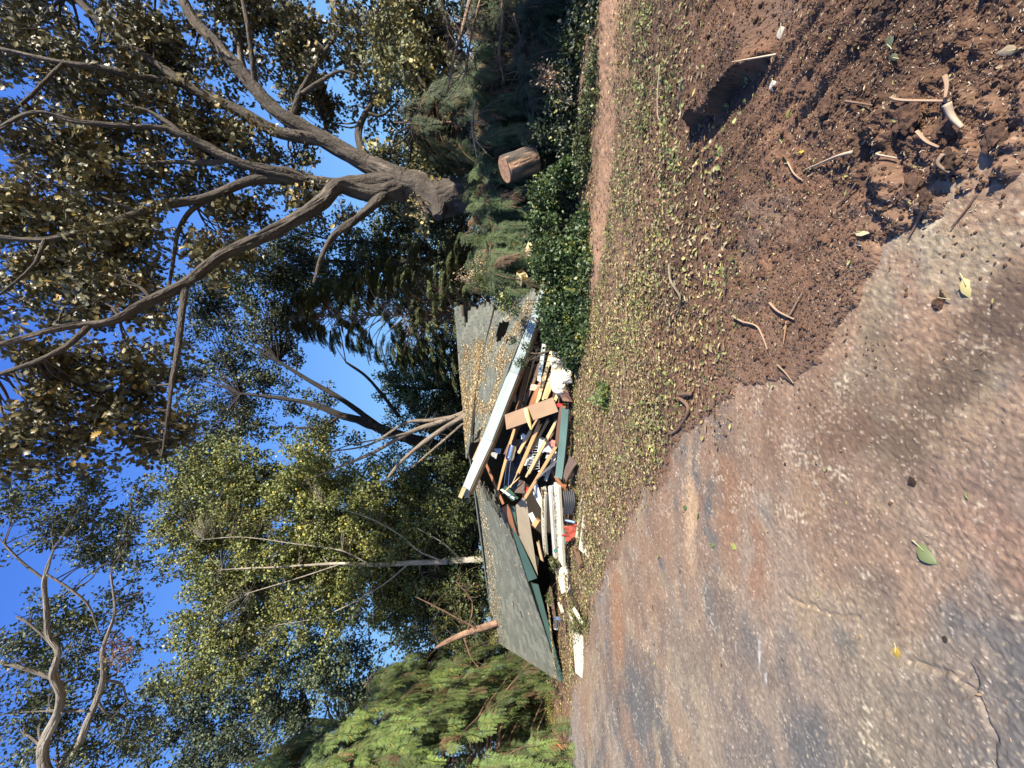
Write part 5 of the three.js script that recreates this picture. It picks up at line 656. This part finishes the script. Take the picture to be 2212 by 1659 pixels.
shrub('yellow leafed vine on the gable end of the low slope', [[1066, 1372, 15.0, 10, 18, .3, 26], [1058, 1335, 15, 6, 12, .2, 10]], [.24, .22, .05], { name: 'vine', cat: 'vine', sc: .5, gap: .2 });
shrub('weathered leaf heap growing along the rotten board stack', [[1195, 1215, 10.3, 8, 20, .3, 26], [1240, 1330, 9.2, 9, 30, .3, 40], [1262, 1345, 8.7, 8, 16, .2, 18], [1186, 1290, 10.6, 8, 14, .2, 14]], [.13, .14, .05], { name: 'creeper', cat: 'creeper', sc: .5, gap: .2 });
shrub('green seedling with broad leaves in the middle of the leaf litter', [[1298, 855, 6.6, 8, 30, .25, 16]], [.13, .19, .055], { name: 'seedling', cat: 'plant', sc: .75, gap: 0 });
shrub('tiny seedling standing in the pale leaf litter nearer the shrub', [[1268, 712, 8.0, 5, 10, .15, 8]], [.17, .22, .07], { name: 'seedling', cat: 'plant', sc: .6, gap: 0 });
// scattered leaves, chips and straw
const flatLeaf = (shape, w) => { const mb = new MB(); leafInto(mb, v3(0, 0, -.5), v3(0, 0, 1), v3(w, 0, 0), 1, shape, .35, [1, 1, 1], -.18); return mb.geo(); };
const LG = [flatLeaf(OVAL, .68), flatLeaf(LANCE, .75), flatLeaf(OAK, .8)], mLit = leafMat(.6, .12);
const chip = () => { const g = new THREE.BoxGeometry(.25, .06, 1, 1, 1, 2), p = g.attributes.position; for (let i = 0; i < p.count; i++) p.setX(i, p.getX(i) * (1 - .5 * Math.abs(p.getZ(i)))); g.setAttribute('color', new THREE.BufferAttribute(new Float32Array(p.count * 3).fill(1), 3)); return g; };
const LITC = [[.44, .33, .18], [.36, .34, .12], [.52, .42, .26], [.24, .14, .07], [.30, .19, .10], [.24, .27, .085], [.54, .46, .16], [.36, .25, .14], [.14, .085, .05], [.40, .26, .15], [.31, .32, .12], [.50, .40, .24]];
function lay(x, D, y, sz, tiltA, lift) { const q = new THREE.Quaternion().setFromEuler(new THREE.Euler(gs() * tiltA, rr(0, 6.283), gs() * tiltA)); return new THREE.Matrix4().compose(v3(x, y + lift, -D), q, v3(sz, sz, sz)); }
{
  const lists = [[], [], []], chips = [];
  const dens = (x, D) => { const e = edgeD(x, D) + (fbm(x * 1.2, D * 1.2, 61, 3) - .5) * .7; if (e < -.12) return .0012; const n = fbm(x * 1.6, D * 1.6, 62, 3), clay = clayAt(x, D, n); const pt = smooth(.40, .58, fbm(x * 2.6, D * 2.0, 66, 4)); let d = smooth(3.0, 6.6, D) * (.20 + .80 * smooth(.34, .58, n) * (.25 + .75 * pt)) + .09 * smooth(2.2, 3.2, D) + .02; d *= .25 + .75 * smooth(-.1, .6, e); if (x > .9) d *= lerp(1, .34, smooth(.9, 2.4, x + (n - .5))); return d * (1 - clay * .8); };
  for (let i = 0; i < 420000; i++) {
    const D = 1.25 * Math.pow(14.5 / 1.25, Math.pow(rnd(), .62)), x = rr(-.95, 1.0) * (D + .3); if (rnd() > dens(x, D)) continue; if (D > 12 && x > -6) continue;
    const y = groundY(x, D); if (y < -.02) continue; const k = rnd(), v = rr(.5, 1.2), c = pick(LITC).map(q => q * v), sz = D < 3 ? rr(.008, .026) : rr(.016, .052) * (D > 7 ? 1.2 : 1) * Math.exp(gs() * .45);
    lists[k < .36 ? 0 : k < .86 ? 1 : 2].push({ m: lay(x, D, y, sz, D < 3 ? .3 : .55, D > 4 ? rr(.004, .035) : rr(.003, .012)), c });
  }
  for (let i = 0; i < 60000; i++) { const D = 1.2 * Math.pow(10, Math.pow(rnd(), .8)), x = rr(-.9, 1) * (D + .3), e = edgeD(x, D) + (fbm(x * 2, D * 2, 63, 3) - .5) * .6; if (e < 0 && rnd() > .05) continue; if (rnd() > .25 + fbm(x * 1.5, D * 1.5, 64, 3)) continue; const y = groundY(x, D), v = rr(.5, 1.3), sz = rr(.003, .012) * (D > 4 ? 1.7 : 1); chips.push({ m: lay(x, D, y, sz, .5, .003), c: pick([[.52, .40, .26], [.45, .30, .17], [.58, .49, .36], [.30, .17, .09]]).map(q => q * v) }); }
  // fresh torn creeper leaves lying in drifts
  const GI = cluster(9, .075, OVAL, .11, { hang: -.1 }), gl = [];
  for (let i = 0; i < 16000; i++) { const D = 2.3 * Math.pow(11 / 2.3, Math.pow(rnd(), .6)), x = rr(-.95, 1.0) * (D + .3); if (edgeD(x, D) < .1) continue; const n = fbm(x * 1.7, D * 1.7, 91, 4); if (n < .50 - .05 * smooth(6, 10, D) || rnd() > (D < 4 ? .16 : .34) * (n > .60 ? 2 : 1)) continue; if (clayAt(x, D, .5) > .3) continue; const v = rr(.6, 1.3), c = rnd() < .3 ? [.30, .33, .10] : rnd() < .4 ? [.15, .2, .06] : [.22, .24, .08]; gl.push({ m: spin(v3(x, groundY(x, D) + .012, -D), rr(.2, .62)), c: c.map(q => q * v * .85) }); }
  tag(inst('ground_ivy', GI, mLit, gl), 'torn green creeper leaves lying in drifts on the soil', 'creeper');
  lists.forEach((l, i) => tag(inst('leaf_litter', LG[i], mLit, l), ['thick carpet of small oval dead and green leaves in front of the shed', 'narrow yellowish leaves strewn through the carpet of litter', 'lobed oak leaves strewn through the carpet of litter'][i], 'leaf litter'));
  tag(inst('wood_chips', chip(), S([1, 1, 1], .9), chips), 'pale wood chips and bark crumbs strewn over the soil', 'wood chips');
  // crumbs of soil
  const cr = []; for (let i = 0; i < 26000; i++) { const D = 1.2 * Math.pow(4.2, rnd()), x = rr(-.5, 1) * (D + .3), e = edgeD(x, D); if (e < -.25 && rnd() > .02) continue; if (e < 0 && rnd() > .06) continue; const sz = rr(.0015, .006) * (rnd() < .08 ? 2.2 : 1) * (.6 + D * .3), v = rr(.6, 1.2); cr.push({ m: lay(x, D, groundY(x, D), sz, 3, sz * .2), c: [.10 * v, .052 * v, .029 * v] }); }
  const cg = new THREE.IcosahedronGeometry(1, 1), p = cg.attributes.position; for (let i = 0; i < p.count; i++) { const k = .75 + .5 * h3(Math.round(p.getX(i) * 20), Math.round(p.getY(i) * 20), Math.round(p.getZ(i) * 20)); p.setXYZ(i, p.getX(i) * k, p.getY(i) * k * .7, p.getZ(i) * k); } cg.computeVertexNormals(); cg.setAttribute('color', new THREE.BufferAttribute(new Float32Array(p.count * 3).fill(1), 3));
  tag(inst('soil_crumbs', cg, S([1, 1, 1], .95), cr), 'crumbs of dark red soil over the churned ground', 'soil crumbs');
}
{ // litter on the roof and on the boards
  const mk = (g, n, den) => { const l = [[], []]; for (let i = 0; i < n; i++) { const s = rr(0, 1), t = rr(.0, 1), w = den(s, t); if (rnd() > w || (g.hole && g.hole(s, t))) continue; const p = g(s, t), v = rr(.65, 1.25); l[rnd() < .5 ? 0 : 1].push({ m: new THREE.Matrix4().compose(p.add(v3(0, .02 + rnd() * .035 * w, 0)), new THREE.Quaternion().setFromEuler(new THREE.Euler(gs() * .9, rr(0, 6.28), gs() * .9)), v3(1, 1, 1).multiplyScalar(rr(.025, .07))), c: pick([[.66, .54, .33], [.74, .61, .39], [.58, .44, .25], [.62, .52, .32], [.36, .22, .12], [.70, .58, .36]]).map(x => x * v) }); } return l; };
  const nz = (s, t, a) => smooth(.38, .6, fbm(s * 9, t * 6, a, 3));
  const A = mk(upSlope, 40000, (s, t) => s > .80 ? .02 : smooth(0, .25, s) * (s < .63 ? .95 : 1 - smooth(.60, .80, s)) * (.35 + .65 * nz(s, t, 81)) * (t > .96 ? .4 : 1)), B = mk(downSlope, 24000, (s, t) => (s < .2 ? .25 : .75) * nz(s, t, 82) * (s > .80 && t > .5 ? .2 : 1)), C = mk(lowSlope, 15000, (s, t) => smooth(.62, .95, t) * (.5 + .5 * nz(s, t, 83)) + .035);
  for (const k of [0, 1]) { tag(inst('roof_litter', LG[k ? 1 : 0], mLit, [...A[k], ...B[k]]), k ? 'straw coloured needles matted over the raised shingle slope' : 'tan dead leaves heaped over the raised shingle slope', 'roof litter'); tag(inst('roof_litter', LG[k ? 1 : 0], mLit, C[k]), k ? 'straw coloured needles along the ridge of the low slope' : 'tan dead leaves along the ridge of the low slope', 'roof litter'); }
  const l = []; const on = (a, b, n, w) => { const A = P(...a), B = P(...b); for (let i = 0; i < n; i++) { const p = A.clone().lerp(B, rnd()).add(v3(gs() * w * .3, .035 + rnd() * .03, gs() * w)); l.push({ m: new THREE.Matrix4().compose(p, new THREE.Quaternion().setFromEuler(new THREE.Euler(gs() * .8, rr(0, 6.28), gs() * .8)), v3(1, 1, 1).multiplyScalar(rr(.03, .07))), c: pick(LITC) }); } };
  on([1176, 1055, 9.85], [1182, 1200, 10.6], 420, .12); on([1200, 1060, 9.4], [1210, 1215, 9.9], 120, .14); on([1205, 1225, 10.3], [1215, 1300, 10.4], 320, .3); on([1225, 1240, 9.9], [1235, 1330, 9.5], 380, .35); on([1245, 1330, 9.1], [1235, 1440, 10.2], 420, .4); on([1262, 1050, 8.6], [1274, 1100, 8.3], 60, .14); on([1188, 1300, 11], [1205, 1460, 12], 420, .4);
  tag(inst('board_litter', LG[0], mLit, l), 'dead leaves scattered over the fallen boards and under the green fascia', 'leaf litter');
}
// ---------- sticks ----------
const stk = c => S(c, .85, { bumpMap: barkBump, bumpScale: .0015 }), stickM = stk([.30, .20, .13]), paleStick = stk([.42, .32, .22]), darkStick = stk([.17, .10, .065]);
const gp = (px, py, up = .012) => { let D = F * EYE / (px - CX); for (let k = 0; k < 6; k++) { const x = (CY - py) / F * D; D = F * (EYE - Math.max(groundY(x, D), -.01)) / (px - CX); } const x = (CY - py) / F * D; return v3(x, Math.max(groundY(x, D), -.005) + up, -D); };
function stick(label, mat, pts, r, o = {}) { const l = pts.map(([px, py, u], i) => ({ p: gp(px, py, u ?? r * .9), r: r * (1 - .45 * i / (pts.length - 1)) })); return tag(part('stick', tube(new MB(), l, { rad: 9, seg: 5, bark: r * .15, lump: .22, cap: 1 }).geo(), mat), label, 'stick', o.group); }
stick('long pale curved stick lying alone across bare brown soil', paleStick, [[1856, 329, .03], [1828, 336, .03], [1790, 349, .02], [1745, 366, .012]], .0075);
stick('short thick pale stick with a white broken end on the rough clods', paleStick, [[2076, 225, .05], [2090, 250, .05], [2107, 276, .045]], .013);
stick('bent tan root curving over the clods, just above the thick pale stick', stickM, [[2072, 166, .05], [2078, 185, .06], [2074, 212, .05]], .009);
stick('crooked tan root leaning out of the dark hole in the clods', stickM, [[2016, 284, .06], [2032, 306, .05], [2046, 318, .03]], .0065);
stick('small hooked tan root beside the dark hole', stickM, [[2062, 332, .04], [2063, 352, .04], [2068, 373, .03]], .008);
stick('long thin root half sunk along the edge of the clods', stickM, [[1948, 210, .03], [1985, 215, .03], [2030, 218, .03], [2070, 218, .03]], .006);
stick('forked brown stick with a knotted end on scraped soil', darkStick, [[1833, 219, .015], [1870, 224, .015], [1900, 228, .015]], .006);
stick('curved tan twig beside the dark green leaf on the soil', stickM, [[1710, 350, .02], [1722, 376, .015], [1738, 390, .01]], .0055);
stick('straight brown twig slanting over soil at the foot of the clods', darkStick, [[1860, 395, .012], [1838, 420, .012], [1818, 440, .012]], .0045);
stick('small white twig in a patch of roots by the clods', paleStick, [[1912, 330, .02], [1930, 333, .03], [1948, 342, .02]], .006);
stick('wavy brown twig on soil near the asphalt edge, longer one', stickM, [[1588, 683, .02], [1610, 695, .02], [1640, 705, .015], [1652, 728, .012], [1662, 755, .012]], .008);
stick('kinked brown twig on soil next to the wavy one', stickM, [[1667, 655, .012], [1685, 672, .015], [1720, 690, .012]], .008);
stick('short straight orange twig below the kinked one', wood([.42, .24, .13]), [[1703, 693, .01], [1696, 742, .01]], .007);
stick('slim twig crossing above the short orange twig', stickM, [[1712, 680, .014], [1738, 632, .012]], .006);
stick('thin curved twig at the edge of the dried mud on the asphalt', stickM, [[1683, 788, .012], [1700, 805, .01], [1718, 828, .01]], .006);
stick('dark mossy branch with a hooked end at the edge of the leaf carpet', darkStick, [[1500, 850, .03], [1476, 856, .05], [1494, 880, .03], [1470, 925, .02], [1452, 938, .015]], .018);
stick('long thin grey vine stem arching over the leaf carpet', bark([.34, .28, .20]), [[1455, 570, .04], [1460, 605, .05], [1476, 640, .03], [1472, 670, .02], [1447, 700, .012]], .011);
stick('pale thin runner stretched straight over leafy soil', paleStick, [[1436, 140, .05], [1432, 200, .05], [1430, 250, .03], [1434, 272, .02]], .007);
stick('light green bare stem ending in a leaf above the leafy soil', bark([.42, .42, .26]), [[1490, 172, .06], [1478, 205, .04], [1468, 240, .02]], .012);
stick('yellowish straw stem flat on the soil by the ledge', paleStick, [[1680, 118, .01], [1640, 134, .01]], .006);
stick('thin dark cane crossing the leaf carpet by the seedling', darkStick, [[1405, 730, .03], [1425, 770, .04], [1428, 800, .02]], .008);
stick('dark straight twig near the clods at the asphalt edge', darkStick, [[1999, 455, .012], [1985, 485, .012], [1966, 517, .012]], .005);
stick('fine brown twig on bare soil at the corner of the drive', darkStick, [[2120, 420, .01], [2098, 450, .01], [2060, 492, .01]], .004);
// ---------- single leaves ----------
function leaf(label, px, py, len, ang, col, shape = OVAL, tilt = .35, curl = .25) {
  const c = gp(px, py, .012), mb = new MB(), d = v3(Math.cos(ang), .08, -Math.sin(ang)).normalize(), s = v3().crossVectors(d, v3(0, 1, 0)).normalize().add(v3(0, tilt, 0)).normalize();
  const n = 12, sh = Array.from({ length: n + 1 }, (_, i) => { const t = i / n; let k = 1; while (k < shape.length - 1 && t > shape[k][0]) k++; const a = shape[k - 1], b = shape[k]; return [t, lerp(a[1], b[1], (t - a[0]) / (b[0] - a[0] || 1))]; });
  leafInto(mb, c.clone().addScaledVector(d, -len / 2), d, s, len, sh, .35, [1, 1, 1], -curl); const t = thing('fallen_leaf', label, 'leaf', c); part('blade', mb.geo(), new THREE.MeshPhysicalMaterial({ color: new THREE.Color().setRGB(...col.map(x => x * .72)), roughness: .55, side: THREE.DoubleSide, vertexColors: true, transmission: .1 }), t);
  const vb = new MB(), e = c.clone().addScaledVector(d, -len * .5); tube(vb, [{ p: e.clone().addScaledVector(d, -len * .25).add(v3(0, .004, 0)), r: .0018 }, { p: e.clone().add(v3(0, .002, 0)), r: .0016 }, { p: c.clone().addScaledVector(d, -len * .1).add(v3(0, .003, 0)), r: .0012 }], { rad: 5, seg: 2, vary: 0 }); part('stalk', vb.geo(), S([.45, .42, .22], .7), t); return t;
}
leaf('green curled leaf alone on dark grey asphalt', 2008, 1194, .085, 4.3, [.16, .20, .075], OVAL, .7, .3);
leaf('twisted yellow leaf on asphalt near the crack', 1942, 1413, .055, 3.3, [.50, .33, .04], LANCE, .8, .5);
leaf('pale yellow leaf propped up on reddish asphalt near the dark brown band', 2098, 620, .08, 3.6, [.46, .40, .16], LANCE, .9, .4);
leaf('brown crumpled leaf beside the propped yellow leaf on asphalt', 2030, 642, .07, 1.2, [.16, .085, .045], OAK, .6, .6);
leaf('small green leaf at the tip of the sandy patch on asphalt', 1481, 1095, .07, 4.8, [.10, .16, .05], OVAL, .5, .2);
leaf('green leaf on asphalt beside rusty dirt beyond the sandy patch', 1540, 1175, .06, 5.0, [.17, .24, .07], OVAL, .5, .2);
leaf('yellow green leaf on asphalt next to the rusty dirt smear', 1587, 1180, .06, 4.6, [.36, .38, .10], OVAL, .4, .2);
leaf('bright yellow leaf on bare soil beside the curved twig', 1732, 328, .062, 4.4, [.58, .44, .05], LANCE, .5, .15);
leaf('folded pale green leaf standing on bare soil', 1692, 300, .06, .5, [.36, .42, .16], OVAL, 1.2, .2);
leaf('dark green leaf standing by the curved tan twig', 1697, 352, .075, 1.0, [.055, .085, .03], OVAL, 1.0, .2);
leaf('small yellow leaf on soil between ledge and clods', 1706, 248, .05, 2.0, [.52, .42, .10], OVAL, .4, .2);
leaf('white underside of a curled leaf near the ledge', 1673, 184, .055, 3.2, [.52, .54, .50], OVAL, .8, .4);
leaf('pale straw coloured dry leaf standing at the soil edge near asphalt', 1866, 498, .085, 4.6, [.58, .50, .30], LANCE, .9, .3);
leaf('small white dry leaf behind the straw coloured one', 1857, 530, .04, 1.2, [.62, .55, .45], OVAL, .9, .3);
leaf('whitish curled chip shaped leaf on soil at the top of the leaf field', 1690, 70, .06, 3.0, [.60, .54, .42], OVAL, .7, .3);
leaf('grey green leaf flat on scraped dark soil', 1922, 94, .06, .5, [.17, .19, .11], OVAL, .2, .1);
leaf('larger dull green leaf on scraped soil beside the grey green one', 1940, 124, .055, .8, [.22, .23, .13], LANCE, .2, .1);
leaf('long pale splinter like leaf near the clods on dark soil', 2180, 112, .065, 1.1, [.60, .46, .28], LANCE, .3, .05);
leaf('big bright green leaf on a stem over leafy soil', 1412, 368, .13, 1.0, [.36, .40, .12], OVAL, .5, .2);
leaf('broad light green leaf on the leafy soil, paired with a long stem', 1555, 335, .11, 2.4, [.30, .38, .13], OVAL, .4, .2);
leaf('green leaf poking up beside the broad light green pair', 1447, 320, .12, 4.0, [.13, .20, .06], OVAL, .8, .2);
leaf('shiny green leaf by the pale runner', 1452, 338, .10, 5.4, [.22, .30, .09], OVAL, .5, .2);
leaf('creamy oak leaf on soil by the dried mud edge', 1526, 585, .10, 2.0, [.52, .44, .24], OAK, .5, .3);
leaf('pointed cream leaf upright in the leafy soil near the slim twig', 1573, 520, .11, 4.7, [.55, .50, .28], LANCE, .9, .1);
leaf('reddish pink leaf in the carpet below the cream cloth', 1291, 806, .14, 2.0, [.45, .12, .09], OAK, .7, .2);
leaf('yellow leaf in the carpet beside the seedling', 1345, 905, .10, .6, [.55, .50, .10], OVAL, .6, .2);
leaf('broad yellow green leaf in the carpet past the seedling', 1398, 905, .13, 2.6, [.42, .48, .14], OVAL, .6, .2);
leaf('pale green leaf pair in the carpet near the long vine stem', 1365, 632, .15, 3.4, [.30, .36, .12], OVAL, .5, .2);
// ---------- clods and pebbles ----------
function clod(label, px, py, r, col) { const g = new THREE.IcosahedronGeometry(1, 4), p = g.attributes.position, c = new Float32Array(p.count * 3), o = rnd() * 40; for (let i = 0; i < p.count; i++) { const x = p.getX(i), y = p.getY(i), z = p.getZ(i), k = r * (.15 + .75 * fbm(x * 1.7 + o, y * 1.7, z * 1.7, 3) + .55 * Math.abs(fbm(x * 3 + o, y * 3, z * 3, 3) - .5) * 2 * .6 + .3 * (fbm(x * 8 + o, y * 8, z * 8, 2) - .5)); p.setXYZ(i, x * k * 1.3, Math.max(-.3, y) * k * .62, z * k); const v = .6 + .8 * fbm(x * 4 + o, y * 4, z * 4, 2); c[i * 3] = c[i * 3 + 1] = c[i * 3 + 2] = v; } g.setAttribute('color', new THREE.BufferAttribute(c, 3)); g.computeVertexNormals(); const m = part('soil_clod', g, S(col, .95, { bumpMap: grainBump, bumpScale: .01 })); m.position.copy(gp(px, py, r * .1)); return tag(m, label, 'clod'); }
clod('round dark clod alone on reddish asphalt', 1971, 1040, .022, [.05, .028, .018]); clod('tiny dark crumb on reddish asphalt between the sandy patch and the soil', 1696, 1003, .012, [.03, .02, .015]); clod('small dark pebble on grey asphalt near the yellow leaf', 2042, 1381, .014, [.06, .04, .028]);
clod('ragged brown clod with lit top, beside the ledge', 1738, 190, .075, [.17, .09, .055]); clod('ragged brown clod below the lit topped one, with a dark shaded side', 1785, 232, .06, [.14, .075, .045]); clod('crusted clod topmost in the rough patch', 1985, 250, .075, [.12, .062, .036]); clod('long crusted clod by the thick pale stick', 2050, 275, .07, [.13, .07, .04]); clod('wide low clod at the edge of the rough patch', 1975, 400, .06, [.14, .075, .045]); clod('dark clod between the tan roots', 2040, 350, .05, [.09, .05, .03]); clod('knobbly clod at the far end of the rough patch', 1930, 300, .05, [.10, .055, .032]); clod('clod beside the straight dark twig', 2010, 430, .045, [.12, .065, .04]); clod('brown clod at the picture edge by the scraped soil', 2150, 300, .05, [.12, .065, .04]);
clod('reddish crumbled lump on asphalt behind the propped yellow leaf', 2028, 655, .028, [.15, .075, .045]);
scene.traverse(o => { if (o.isMesh) { o.castShadow = true; o.receiveShadow = true; } });
renderer.render(scene, camera);
